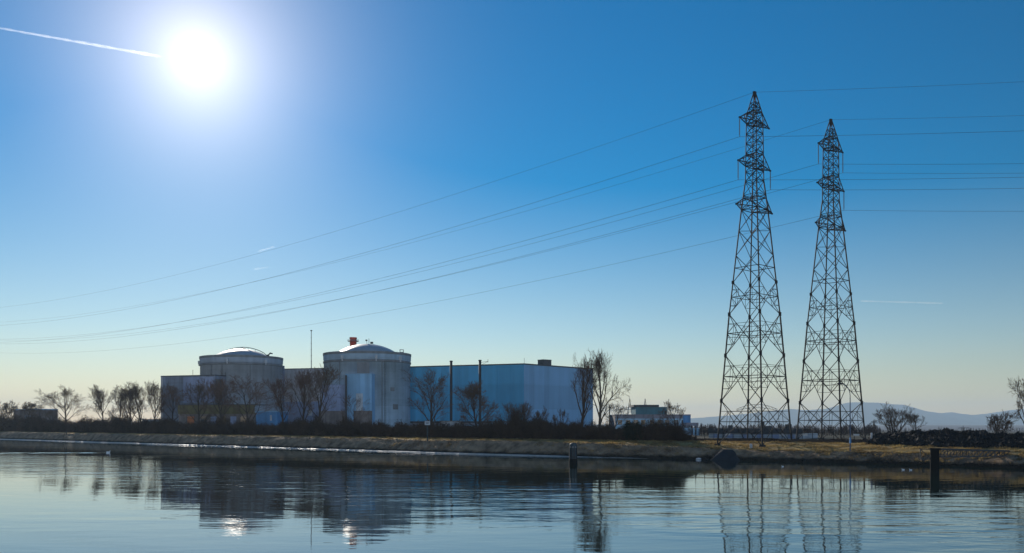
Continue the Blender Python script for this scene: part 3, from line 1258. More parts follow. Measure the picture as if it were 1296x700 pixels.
# small hanging lamp boxes and ladder at the rim
for root, c, angs, zt in ((r1, RC1, (-92, -170, -40), 42), (r2, RC2, (-113, -35, -70), 41)):
    for a in angs:
        mb = MB()
        a = R(a)
        mb.box((c.x + (RAD + .7) * math.cos(a), c.y + (RAD + .7) * math.sin(a), zt - 2.6), (1.0, 1.0, 1.7), a)
        mb.box((c.x + (RAD + .7) * math.cos(a), c.y + (RAD + .7) * math.sin(a), zt - 3.9), (.5, .5, .9), a)
        part(mb, 'rim_lamp', M['pale'], root)
    for a in (-62, -118):
        mb = MB()
        a = R(a)
        mb.tube([(c.x + (RAD + .3) * math.cos(a), c.y + (RAD + .3) * math.sin(a), zt - 4.7), (c.x + (RAD + .3) * math.cos(a), c.y + (RAD + .3) * math.sin(a), 4)], .16, 6)
        part(mb, 'drain_pipe', M['rim'], root)
for root, c, a, zt in ((r2, RC2, R(-58), 37), (r1, RC1, R(-100), 38)):
    mb = MB()
    ux, uy = -math.sin(a), math.cos(a)
    bx, by = c.x + (RAD + .35) * math.cos(a), c.y + (RAD + .35) * math.sin(a)
    for sd in (-.35, .35):
        mb.tube([(bx + ux * sd, by + uy * sd, 4), (bx + ux * sd, by + uy * sd, zt)], .06, 4)
    for k in range(40):
        z = 5 + k * (zt - 6) / 40
        mb.tube([(bx - ux * .35, by - uy * .35, z), (bx + ux * .35, by + uy * .35, z)], .04, 4)
    part(mb, 'ladder', M['steel_dark'], root)
# faint lift-off panels on the second reactor's wall
for a, z, ww, hh in ((-86, 33.5, 5.5, 5.0), (-42, 16.0, 3.0, 2.4), (-47, 24, 2.2, 1.8)):
    mb = MB()
    a0 = R(a) - ww / 2 / RAD
    mb.lathe(RC2, [(RAD + .12, z - hh / 2), (RAD + .12, z + hh / 2)], 6, a0, a0 + ww / RAD)
    part(mb, 'wall_hatch', M['rim'], r2)
# masts on the dome, roof cabin
mb = MB()
q = on_dome(RC2, D2, .03, 0)
mb.tube([q, q + Vector((0, 0, 2.6))], .12, 5)
mb.tube([q + Vector((-.9, 0, 0)), q + Vector((-1.2, 0, 1.7))], .1, 5)
mb.box(q + Vector((-1.2, 0, 1.8)), (.9, .5, .6))
mb.box(q + Vector((1.3, 0, .6)), (1.3, .8, .9))
part(mb, 'dome_aerial', M['steel_dark'], r2, dome2)
mb = MB()
q = Vector((RC2.x + 17.0, RC2.y - 6, 41))
for dx in (-.8, .8):
    for dy in (-.8, .8):
        mb.tube([q + Vector((dx, dy, -1)), q + Vector((dx, dy, 1.9))], .1, 4)
mb.box(q + Vector((0, 0, .6)), (1.7, 1.7, .25))
mb.box(q + Vector((0, 0, 1.8)), (1.8, 1.8, .15))
part(mb, 'roof_cage', M['galv'], r2)

# red chimney behind the dome of the second reactor
cp = G(447, 445, 4)
ch = thing('chimney', cp, 'red round chimney with grey access platform rising behind the second reactor dome', 'chimney')
zt = CH + (HY - 427.5) / F * 445
mb = MB()
mb.lathe(cp, [(1.8, 4), (1.7, zt), (1.4, zt), (1.4, zt - 1)], 28)
part(mb, 'shaft', M['red'], ch, smooth=True)
mb = MB()
mb.lathe(cp, [(1.85, zt - .6), (1.85, zt + .15), (1.4, zt + .15)], 28)
part(mb, 'top_band', M['red'], ch)
mb = MB()
zp = zt - 1.9
mb.lathe(cp, [(1.7, zp), (2.75, zp), (2.75, zp + .15), (1.7, zp + .2)], 28)
for k in range(12):
    a = 6.283 * k / 12
    mb.tube([(cp.x + 2.7 * math.cos(a), cp.y + 2.7 * math.sin(a), zp), (cp.x + 2.7 * math.cos(a), cp.y + 2.7 * math.sin(a), zp + .9)], .05, 4)
for z in (zp + .5, zp + .9):
    mb.tube([(cp.x + 2.7 * math.cos(6.283 * k / 28), cp.y + 2.7 * math.sin(6.283 * k / 28), z) for k in range(29)], .045, 4)
part(mb, 'platform', M['galv'], ch)


def building(name, label, cat, pts, z1, m, base=None, z0=3.5):
    c = sum((Vector((p[0], p[1], 0)) for p in pts), Vector()) / len(pts)
    root = thing(name, (c.x, c.y, 4.0), label, cat)
    mb = MB()
    mb.prism(pts, z0, z1, cap=False)
    part(mb, 'wall', m, root)
    return root


def coping(root, pts, z1, m, w=.35, h=.5, sub=None, name='roof_edge'):
    mb = MB()
    c = sum((Vector((p[0], p[1], 0)) for p in pts), Vector()) / len(pts)
    out = []
    for p in pts:
        d = Vector((p[0], p[1], 0)) - c
        out.append(Vector((p[0], p[1], 0)) + d.normalized() * w)
    mb.prism([(p.x, p.y) for p in out], z1, z1 + h)
    return part(mb, name, m, root)


def quad(px0, Y0, px1, Y1, depth):
    """footprint from two front corners (pixel column, depth) going back DEPTH metres; counter-clockwise"""
    a, b2 = G(px0, Y0, 0), G(px1, Y1, 0)
    d = (b2 - a).normalized()
    n2 = Vector((-d.y, d.x, 0))
    return [a, b2, b2 + n2 * depth, a + n2 * depth]


def zat(py, Y):
    return CH + (HY - py) / F * Y


def face_patch(mb, a, b2, u0, u1, z0, z1, out=0.05):
    """thin slab standing proud of the wall a-b between fractions u0..u1 and heights z0..z1"""
    a, b2 = Vector((a.x, a.y, 0)), Vector((b2.x, b2.y, 0))
    d = (b2 - a).normalized()
    n2 = Vector((d.y, -d.x, 0))
    p0, p1 = a.lerp(b2, u0), a.lerp(b2, u1)
    q = [p0 + n2 * out, p1 + n2 * out, p1 - n2 * .02, p0 - n2 * .02]
    mb.prism([(v.x, v.y) for v in q], z0, z1)


# big blue turbine hall --------------------------------------------------
A, B, C_ = G(519, 421, 0), G(663, 400, 0), G(750.5, 436, 0)
D_ = A + (C_ - B)
ZH = 35.0
hall = thing('turbine_hall', (B.x, B.y + 20, 4), 'large flat roofed hall clad in two shades of blue, next to the second reactor', 'industrial hall')
mb = MB()
mb.add([(A.x, A.y, 3.5), (B.x, B.y, 3.5), (B.x, B.y, ZH), (A.x, A.y, ZH)], [(0, 1, 2, 3)])
mb.add([(D_.x, D_.y, 3.5), (A.x, A.y, 3.5), (A.x, A.y, ZH), (D_.x, D_.y, ZH)], [(0, 1, 2, 3)])
f1 = part(mb, 'front_cladding', M['hall_front'], hall)
f1['label'] = 'teal blue cladding facing the canal'
mb = MB()
mb.add([(B.x, B.y, 3.5), (C_.x, C_.y, 3.5), (C_.x, C_.y, ZH), (B.x, B.y, ZH)], [(0, 1, 2, 3)])
mb.add([(C_.x, C_.y, 3.5), (D_.x, D_.y, 3.5), (D_.x, D_.y, ZH), (C_.x, C_.y, ZH)], [(0, 1, 2, 3)])
f2 = part(mb, 'side_cladding', M['hall_side'], hall)
f2['label'] = 'paler lavender blue cladding of the end wall'
coping(hall, [A, B, C_, D_], ZH, M['coping'], .3, .5)
mb = MB()
face_patch(mb, A, B, 0.0, .995, 3.6, 8.6, .25)
part(mb, 'base_band', M['greyblue'], hall)
mb = MB()
face_patch(mb, A, B, 0.0, .995, 8.6, 9.4, .5)
part(mb, 'canopy_strip', M['coping'], hall)
mb = MB()
face_patch(mb, A, B, 0.28, .64, 4.0, 7.9, .32)
face_patch(mb, A, B, 0.70, .93, 4.0, 7.9, .32)
part(mb, 'loading_door', M['panel_blue'], hall)
mb = MB()
q = B.lerp(C_, .33) + Vector((-1.5, 2.5, 0))
mb.box((q.x, q.y, ZH + 1.6), (5.0, 4.0, 2.6), R(40))
mb.box((q.x, q.y, ZH + 3.0), (5.3, 4.3, .25), R(40))
part(mb, 'roof_house', M['coping'], hall)
mb = MB()
for q, h in ((B + Vector((.2, 1, 0)), 3.0), (A.lerp(B, .62), 1.6), (B.lerp(C_, .72) + Vector((-1, 1, 0)), 1.4)):
    mb.tube([(q.x, q.y, ZH), (q.x, q.y, ZH + h)], .09, 4)
part(mb, 'roof_aerial', M['steel_dark'], hall)
mb = MB()
q = C_ + Vector((-2.2, .6, 0))
mb.box((q.x, q.y, ZH + 1.1), (1.0, 1.0, 1.3))
part(mb, 'warning_light', M['red'], hall)
mb = MB()
for k in range(1, 9):
    u = k / 9
    face_patch(mb, A, B, u - .0022, u + .0022, 9.4, ZH - .05, .14)
part(mb, 'wall_rib', M['hall_front'], hall)
mb = MB()
face_patch(mb, B, C_, .0, .012, 3.6, ZH - .02, .16)
part(mb, 'corner_trim', M['hall_side'], hall)

# two slim dark stacks in front of the hall
for px, Y, yt, lab in ((571, 404, 456.5, 'slim dark vent stack in front of the blue hall, nearer the second reactor'),
                       (607.5, 398, 455.5, 'slim dark vent stack with side bracket in front of the middle of the blue hall')):
    b0 = G(px, Y, 4)
    z1 = zat(yt, Y)
    st = thing('vent_stack', b0, lab, 'vent stack')
    mb = MB()
    mb.lathe(b0, [(.62, 3.8), (.58, z1), (.4, z1), (.4, z1 - .8)], 14)
    part(mb, 'pipe', M['steel_dark'], st, smooth=True)
    mb = MB()
    mb.lathe(b0, [(.75, z1 - .5), (.75, z1 - .1), (.4, z1 - .1)], 14)
    part(mb, 'collar', M['steel_dark'], st)
    mb = MB()
    for z in (12, 20, 28, 33.5):
        mb.box((b0.x, b0.y + 1.2, z), (.35, 2.6, .3))
    if 'bracket' in lab:
        mb.tube([(b0.x, b0.y, z1 - 1.2), (b0.x + 3.6, b0.y, z1 - .7)], .1, 4)
        mb.tube([(b0.x, b0.y, z1 - 2.6), (b0.x + 3.6, b0.y, z1 - .7)], .08, 4)
        mb.tube([(b0.x + 3.6, b0.y, z1 - 1.2), (b0.x + 3.6, b0.y, z1 + .3)], .1, 4)
    part(mb, 'bracket', M['steel_dark'], st)

# wall between the reactors
q4 = quad(352, 474, 414, 466, 40)
lk = building('link_building', 'pale grey flat roofed building between the two reactors', 'industrial hall', q4, zat(467, 470), M['greywall'])
coping(lk, q4, zat(467, 470), M['coping'], .2, .35)
mb = MB()
face_patch(mb, q4[0], q4[1], .05, .95, 4, 20, .2)
part(mb, 'lower_wall', M['panel_lav'], lk)
mb = MB()
p_ = G(358.5, 462, 4)
mb.lathe(p_, [(.7, 4), (.7, zat(463, 462)), (.4, zat(463, 462))], 12)
part(mb, 'vent_pipe', M['greyblue'], lk, smooth=True)
mb = MB()
face_patch(mb, q4[0], q4[1], .62, .70, 12.5, 15.5, .32)
part(mb, 'window', M['pale'], lk)

# mast behind
mp_ = G(394, 500, 4)
ms = thing('aerial_mast', mp_, 'thin tall grey mast standing behind the building between the reactors', 'mast')
mb = MB()
zt = zat(418.5, 500)
mb.tube([(mp_.x, mp_.y, 4), (mp_.x, mp_.y, zt)], [.34, .2], 6)
part(mb, 'pole', M['galv'], ms)
mb = MB()
mb.box((mp_.x, mp_.y, zt), (.9, .9, .5))
for k in range(6):
    mb.box((mp_.x, mp_.y, 40 + k * 3.4), (.62, .62, .14))
part(mb, 'mast_head', M['steel_dark'], ms)

# blue-grey block at the end of the plant
q2 = quad(204, 437, 272.5, 427, 32)
bl = building('fuel_building', 'flat roofed blue grey block forming the end of the plant beside the first reactor', 'industrial hall', q2, zat(476, 432), M['greyblue'])
coping(bl, q2, zat(476, 432), M['coping'], .25, .4)
mb = MB()
face_patch(mb, q2[0], q2[1], .42, .985, 18.5, zat(476, 432) - .6, .22)
part(mb, 'upper_panel', M['panel_lav'], bl)
mb = MB()
face_patch(mb, q2[0], q2[1], .0, .035, 4, zat(476, 432) - .05, .25)
part(mb, 'corner_pillar', M['greywall'], bl)
mb = MB()
q = q2[0].lerp(q2[1], .55)
for dx, hh in ((0, 3.2), (9, 1.5), (16, 2.0)):
    mb.tube([(q.x + dx, q.y + 3, zat(476, 432)), (q.x + dx, q.y + 3, zat(476, 432) + hh)], .1, 4)
part(mb, 'roof_aerial', M['steel_dark'], bl)
mb = MB()
vent = quad(273.2, 424, 278, 424, 4)
mb.prism(vent, 3.8, zat(480, 424))
part(mb, 'stair_shaft', M['coping'], bl)

# workshop with olive fascia
qw = quad(226, 400, 322, 392, 14)
ws = building('workshop', 'low brown workshop with olive fascia in front of the first reactor', 'workshop', qw, 13.0, M['brownwall'])
mb = MB()
face_patch(mb, qw[0], qw[1], -.004, 1.004, 12.6, 16.6, .3)
part(mb, 'fascia', M['olive'], ws)
coping(ws, qw, 16.62, M['coping'], .3, .25, name='roof')
mb = MB()
face_patch(mb, qw[0], qw[1], .12, .21, 6.5, 11.5, .15)
part(mb, 'door', M['orange'], ws)
for k in range(5):
    mb = MB()
    face_patch(mb, qw[0], qw[1], .30 + k * .13, .375 + k * .13, 7.5, 11.5, .12)
    part(mb, 'window', M['panel_lav'] if k % 2 else M['glass'], ws)

# bright blue container building
qb = quad(324, 372, 351, 370, 10)
bb = building('storage_container', 'bright blue sheet metal cabin below the first reactor', 'cabin', qb, zat(521.5, 371), M['bright_blue'])
coping(bb, qb, zat(521.5, 371), M['panel_blue'], .2, .4, name='roof')
mb = MB()
face_patch(mb, qb[0], qb[1], .66, .74, 9.5, 11.8, .1)
part(mb, 'window', M['pale'], bb)
mb = MB()
face_patch(mb, qb[0], qb[1], .1, .92, 4, 6.6, .12)
part(mb, 'base_panel', M['pale'], bb)

# annex with the pale blue panel in front of the second reactor
qa = quad(437.5, 396, 470.5, 395, 12)
an = building('annex', 'tall plain light blue annex against the front of the second reactor', 'annex', qa, zat(474, 395.5), M['panel_blue'])
coping(an, qa, zat(474, 395.5), M['panel_blue'], .15, .35)
mb = MB()
mb.prism(quad(407, 399, 437.2, 396.4, 10), 3.8, zat(487, 398))
part(mb, 'side_wing', M['panel_lav'], an)
mb = MB()
face_patch(mb, G(405, 398.6, 0), G(471, 394.6, 0), 0, 1, 3.8, zat(520, 396), .3)
part(mb, 'base_band', M['brownwall'], an)
mb = MB()
p_ = G(438, 394.2, 4)
mb.tube([(p_.x, p_.y, 4), (p_.x, p_.y, zat(475, 394))], .5, 8)
part(mb, 'drain_pipe', M['coping'], an)
mb = MB()
face_patch(mb, qa[0], qa[1], .40, .66, 12.0, zat(498, 395), .08)
part(mb, 'wall_panel', M['pale'], an)

# pale cabin at the foot of the blue hall
for px0, px1, Y, yt, m, lab in ((557, 573, 300, 533.6, 'pale', 'pale blue site cabin below the blue hall, half hidden by bushes'),
                                (621, 641, 300, 534.5, 'panel_blue', 'light blue site cabin below the front of the blue hall, near its corner'),
                                (180, 196, 520, 531, 'pale', 'pale cabin behind the thicket, just before the plant begins')):
    qc = quad(px0, Y, px1, Y - 2, 6)
    cb = building('site_cabin', lab, 'cabin', qc, zat(yt, Y), M[m])
    coping(cb, qc, zat(yt, Y), M['galv'], .25, .25, name='roof')
    mb = MB()
    face_patch(mb, qc[0], qc[1], .15, .4, zat(yt, Y) - 1.9, zat(yt, Y) - .8, .06)
    part(mb, 'window', M['glass'], cb)
    mb = MB()
    face_patch(mb, qc[0], qc[1], .6, .78, 4.0, zat(yt, Y) - .6, .06)
    part(mb, 'door', M['greyblue'], cb)

# squat block at far left
qd = quad(17, 560, 46, 548, 14)
sq = building('transformer_house', 'squat dark block with pale roof rim at the far end of the bank', 'building', qd, zat(519, 554), M['brownwall'])
coping(sq, qd, zat(519, 554), M['panel_blue'], .25, .7)
mb = MB()
face_patch(mb, qd[0], qd[1], .1, .3, 5, 10, .1)
face_patch(mb, qd[0], qd[1], .5, .9, 11, 13.5, .1)
part(mb, 'louvre_panel', M['greyblue'], sq)

# office block ------------------------------------------------------------
YO = 330
q5 = quad(779, 336, 874, 336, 22)
of = building('office_block', 'low mauve and pale blue office block with a dark teal upper storey', 'office block', q5, zat(525.5, 336), M['mauve'])
zo = zat(525.5, 336)
coping(of, q5, zo, M['mauve'], .15, .3)
mb = MB()
face_patch(mb, q5[0], q5[1], .0, 1, 4, zo - 1.3, .12)
part(mb, 'lower_wall', M['officeblue'], of)
for u in (.03, .14, .24, .34, .46, .56, .66, .78, .88):
    mb = MB()
    face_patch(mb, q5[0], q5[1], u, u + .055, zo - 3.6, zo - 1.8, .16)
    wn = part(mb, 'window', M['glass'], of)
    mb = MB()
    for uu in (u - .003, u + .0275, u + .055):
        face_patch(mb, q5[0], q5[1], uu, uu + .003, zo - 3.7, zo - 1.7, .2)
    part(mb, 'frame', M['pale'], of, wn)
mb = MB()
face_patch(mb, q5[0], q5[1], .90, 1.0, zo - 3.6, zo - .1, .2)
fp = part(mb, 'end_panel', M['bright_blue'], of)
q6 = quad(804.5, 341, 844, 341, 12)
mb = MB()
mb.prism([(p.x, p.y) for p in q6], zo, zat(515, 341))
up = part(mb, 'upper_storey', M['teal'], of)
q7 = quad(802, 340.5, 834, 340.5, 13)
mb = MB()
mb.prism([(p.x, p.y) for p in q7], zat(515, 341) + .003, zat(512.4, 341))
part(mb, 'roof_plate', M['coping'], of, up)
q8 = quad(868.5, 326, 884, 326, 9)
mb = MB()
mb.prism([(p.x, p.y) for p in q8], zat(539, 326), zat(535, 326))
for k in (0.02, 0.8):
    a = q8[0].lerp(q8[1], k)
    b2 = q8[0].lerp(q8[1], k + .17)
    mb.prism([(a.x, a.y), (b2.x, b2.y), (b2.x, b2.y + 3), (a.x, a.y + 3)], 3.8, zat(539, 326) - .003)
part(mb, 'gate_house', M['mauve'], of)
mb = MB()
mb.prism([(p.x, p.y) for p in quad(862, 322, 884, 320, 3)], 3.8, 6.6)
part(mb, 'entrance_wall', M['officeblue'], of)

# long low shed behind the lattice towers
q9 = quad(897, 262, 1016, 246, 14)
sh = building('storage_shed', 'long low pale shed with dark upper band behind the lattice towers', 'shed', q9, 5.4, M['shedwall'])
mb = MB()
face_patch(mb, q9[0], q9[1], -.002, 1.002, 5.35, 6.75, .35)
part(mb, 'eaves_band', M['roofdark'], sh)
coping(sh, q9, 6.76, M['roofdark'], .3, .12, name='roof')
mb = MB()
for u, ww, hh in ((.28, .05, .9), (.63, .04, 1.9), (.68, .10, .7), (.90, .07, 1.2)):
    p0 = q9[0].lerp(q9[1], u)
    mb.box((p0.x, p0.y + 4, 6.8 + hh / 2), (ww * 26, 2.2, hh), -.3)
part(mb, 'roof_unit', M['roofdark'], sh)
for k in range(6):
    mb = MB()
    face_patch(mb, q9[0], q9[1], .05 + k * .16, .12 + k * .16, 3.9, 5.2, .08)
    part(mb, 'door', M['panel_lav'], sh)


# ------------------------------------------------------------------ lattice towers
def pylon(base, label, zt, rot, hang, zarm):
    """square four-legged tower; crossarms along its local x axis"""
    root = thing('lattice_tower', base, label, 'pylon')
    c, s = math.cos(rot), math.sin(rot)

    K = 206.0 / 166.0

    def hh_(z):
        return 8 + (z - 8) * K

    zt = hh_(zt)
    zarm = [hh_(z) for z in zarm]

    def T(x, y, z):
        return Vector((base.x + x * c - y * s, base.y + x * s + y * c, z))
    zb = base.z
    prof = [(zb - .1, 4.87 * K), (hh_(28.0), 3.35 * K), (zarm[2], 1.72 * K), (hh_(53.5), 1.2 * K), (zarm[0] + 1.6 * K, 1.06 * K), (zt, 0.16)]

    def half(z):
        return interp(prof, z)
    # leg nodes
    zk = hh_(53.5)
    lv = [zb] + [hh_(z) for z in (12.4, 20.9, 28.6, 34.6, 39.6, 44.2, 48.2, 50.9, 53.5)]
    nn = 7
    for k in range(1, nn + 1):
        lv.append(zk + (zarm[0] + 1.6 * K - zk) * k / nn)
    cor = [(-1, -1), (1, -1), (1, 1), (-1, 1)]
    for sx, sy in cor:
        mb = MB()
        zz = [p[0] for p in prof]
        for z0, z1 in zip(zz, zz[1:]):
            w = .30 if z1 < 36 else (.25 if z1 < 66 else .18)
            mb.bar(T(sx * half(z0), sy * half(z0), z0), T(sx * half(z1), sy * half(z1), z1), w)
        for zn in lv[1:5]:      # gusset plates
            p_ = T(sx * half(zn), sy * half(zn), zn)
            mb.box(p_, (.46, .46, .9 if zn < 36 else .7), rot)
        lg = part(mb, 'leg', M['pylon'], root)
        mb = MB()
        p_ = T(sx * half(zb), sy * half(zb), zb)
        mb.box((p_.x, p_.y, zb + .12), (1.1, 1.1, .5), rot, .8)
        part(mb, 'footing', M['ramp'], root, lg)
    # bracing, one part for each face
    for fi in range(4):
        a, b2 = cor[fi], cor[(fi + 1) % 4]
        mb = MB()

        def E(which, z):
            q = a if which == 0 else b2
            h = half(z)
            return T(q[0] * h, q[1] * h, z)
        for k, (z0, z1) in enumerate(zip(lv, lv[1:])):
            L0, R0, L1, R1 = E(0, z0), E(1, z0), E(0, z1), E(1, z1)
            w = .14 if z1 < 36 else (.12 if z1 < 59 else .10)
            mb.bar(L0, R1, w)
            mb.bar(R0, L1, w)
            if k < 6:
                h0, h1 = half(z0), half(z1)
                f = h0 / (h0 + h1)
                zm = z0 + (z1 - z0) * f
                X = L0.lerp(R1, f)
                Lm, Rm = E(0, zm), E(1, zm)
                if k < 5:
                    mb.bar(Lm, Rm, w)
                if k < 4:   # secondary bracing
                    w2 = .078
                    for leg, far0, far1 in ((0, R1, R0), (1, L1, L0)):
                        for fz in (.5,):
                            zq = z0 + (zm - z0) * fz
                            me_ = E(leg, zq)
                            me0 = E(leg, z0)
                            d0 = me0.lerp(X, fz)
                            mb.bar(me_, d0, w2)
                            mb.bar(d0, E(leg, zm), w2)
                            d0b = me0.lerp(X, .52)
                            zq = zm + (z1 - zm) * .5
                            me1 = E(leg, z1)
                            d1 = X.lerp(me1, .5)
                            mb.bar(E(leg, zq), d1, w2)
                            mb.bar(d1, E(leg, zm), w2)
                    # hanging members across the face
                    for f2 in (.5,):
                        d0, d1 = L0.lerp(X, .5), R0.lerp(X, .5)
                        mb.bar(d0, Lm.lerp(Rm, .25), w2)
                        mb.bar(d1, Lm.lerp(Rm, .75), w2)
                        u0, u1 = X.lerp(L1, .5), X.lerp(R1, .5)
                        mb.bar(u0, Lm.lerp(Rm, .25), w2)
                        mb.bar(u1, Lm.lerp(Rm, .75), w2)
                        if k < 3:
                            mb.bar(u0, u1, w2)
            else:
                mb.bar(L1, R1, .1)
        # peak bracing
        zp = [lv[-1], lv[-1] + 1.5, lv[-1] + 2.8, zt]
        for z0, z1 in zip(zp, zp[1:]):
            mb.bar(E(0, z0), E(1, z1), .1)
            mb.bar(E(1, z0), E(0, z1), .1)
            mb.bar(E(0, z1), E(1, z1), .1)
        part(mb, 'lattice_bracing', M['pylon'], root)
    mb = MB()
    # plan bracing rings
    for zi, zn in enumerate((hh_(16.0), hh_(24.3), hh_(44.2))):
        mb = MB()
        h = half(zn)
        cs = [T(q[0] * h, q[1] * h, zn) for q in cor]
        mb.bar(cs[0], cs[2], .1)
        mb.bar(cs[1], cs[3], .1)
        part(mb, 'plan_bracing', M['pylon'], root)
    # peak cap
    mb = MB()
    mb.box(T(0, 0, zt), (.7, .5, .5), rot)
    mb.bar(T(-.7, 0, zt + .1), T(.7, 0, zt + .1), .12)
    part(mb, 'peak_cap', M['pylon'], root)
    tips = {}
    arms = []
    for ai, za in enumerate(zarm):
        ln = (4.8 * K, 5.25 * K, 5.85 * K)[ai]
        h = half(za)
        hu = half(za + 2.1 * K)
        mb = MB()
        for sd in (-1, 1):
            tip = T(sd * ln, 0, za + .15)
            tips[(ai, sd)] = tip
            up2 = [T(sd * hu, -hu, za + 2.1 * K), T(sd * hu, hu, za + 2.1 * K)]
            lo2 = [T(sd * h, -h, za), T(sd * h, h, za)]
            for q in up2 + lo2:
                mb.bar(q, tip, .15)
            for f in (.35, .68):
                u = [q.lerp(tip, f) for q in up2]
                l2 = [q.lerp(tip, f) for q in lo2]
                mb.bar(u[0], l2[0], .09)
                mb.bar(u[1], l2[1], .09)
                mb.bar(l2[0], l2[1], .09)
                mb.bar(l2[0], lo2[1], .09)
            mb.bar(lo2[0], up2[0].lerp(tip, .35), .09)
            mb.bar(lo2[1], up2[1].lerp(tip, .35), .09)
            mb.box(tip, (.3, .3, .35), rot)
        # belts round the body
        for zz_, hh in ((za, h), (za + 2.1 * K, hu)):
            cs = [T(q[0] * hh, q[1] * hh, zz_) for q in cor]
            for k in range(4):
                mb.bar(cs[k], cs[(k + 1) % 4], .14)
            mb.bar(cs[0], cs[2], .09)
            mb.bar(cs[1], cs[3], .09)
        arms.append(part(mb, 'crossarm', M['pylon'], root))
    att = {'e': T(0, 0, zt + .1)}
    for ai, sd, ln in hang:
        ln = ln * K
        tip = tips[(ai, sd)]
        mb = MB()
        prof2 = [(.05, tip.z), (.05, tip.z - .3)]
        n = int((ln - .6) / .2)
        for k in range(n):
            z = tip.z - .3 - k * .2
            prof2 += [(.06, z), (.15, z - .06), (.15, z - .1), (.06, z - .16)]
        prof2 += [(.05, tip.z - ln + .2), (.1, tip.z - ln + .1), (.1, tip.z - ln), (.01, tip.z - ln)]
        mb.lathe(tip, prof2, 8)
        part(mb, 'insulator', M['insul'], root, arms[ai])
        att[(ai, sd)] = tip - Vector((0, 0, ln))
    return root, att


ROT = R(41)
LB, RB = G(955, 206, 3.1), G(1051.5, 224.6, 4.0)
ZA = (64.3, 56.3, 48.2)
lt, attL = pylon(LB, 'dark steel lattice tower, the nearer and taller looking of the two', 70.1, ROT, [(0, -1, 3.6), (1, -1, 3.6), (1, 1, 3.6)], ZA)
rt, attR = pylon(RB, 'dark steel lattice tower set farther back, with the blue lamp post before it', 70.1, ROT, [(0, -1, 4.2), (0, 1, 4.2), (1, 1, 3.9)], ZA)


def catenary(a, b2, sag, n=60):
    return [a.lerp(b2, k / n) - Vector((0, 0, 4 * sag * (k / n) * (1 - k / n))) for k in range(n + 1)]


def wire(a, b2, sag, label, group, rad=.04):
    pts = catenary(a, b2, sag)
    c = Vector(a)
    mb = MB()
    mb.tube(pts, rad, 4)
    o = mb.build('power_line', M['wire'])
    o.data.transform(Matrix.Translation(-c))
    o.location = c
    tag(o, label, 'power line', group)


KP = 206.0 / 166.0
names = [('e', attL, 'peak of the nearer tower', 480, 9.3, .028), ((0, -1), attL, 'top crossarm of the nearer tower', 480, 10.5, .034),
         ((1, -1), attL, 'near end of the middle crossarm of the nearer tower', 480, 10.5, .034), ((1, 1), attL, 'far end of the middle crossarm of the nearer tower', 480, 10.5, .034),
         ('e', attR, 'peak of the farther tower', 545, 10.5, .028), ((0, -1), attR, 'near end of the top crossarm of the farther tower', 545, 12.0, .034),
         ((0, 1), attR, 'far end of the top crossarm of the farther tower', 545, 12.0, .034), ((1, 1), attR, 'middle crossarm of the farther tower', 545, 11.0, .034)]
RD = Vector((.97, -.243, 0))
for key, att, txt, span, sag, rad in names:
    a = att[key]
    e2 = a + DD * span * KP + Vector((0, 0, 0 if key == 'e' else 1.0))
    wire(a, e2, sag * KP, 'wire over the plant from the ' + txt, 'power lines over the plant', rad)
    e3 = a + RD * 364 + Vector((0, 0, 2.5))
    wire(a, e3, sag * .665, 'wire leading off from the ' + txt, 'power lines running out of the view', rad)


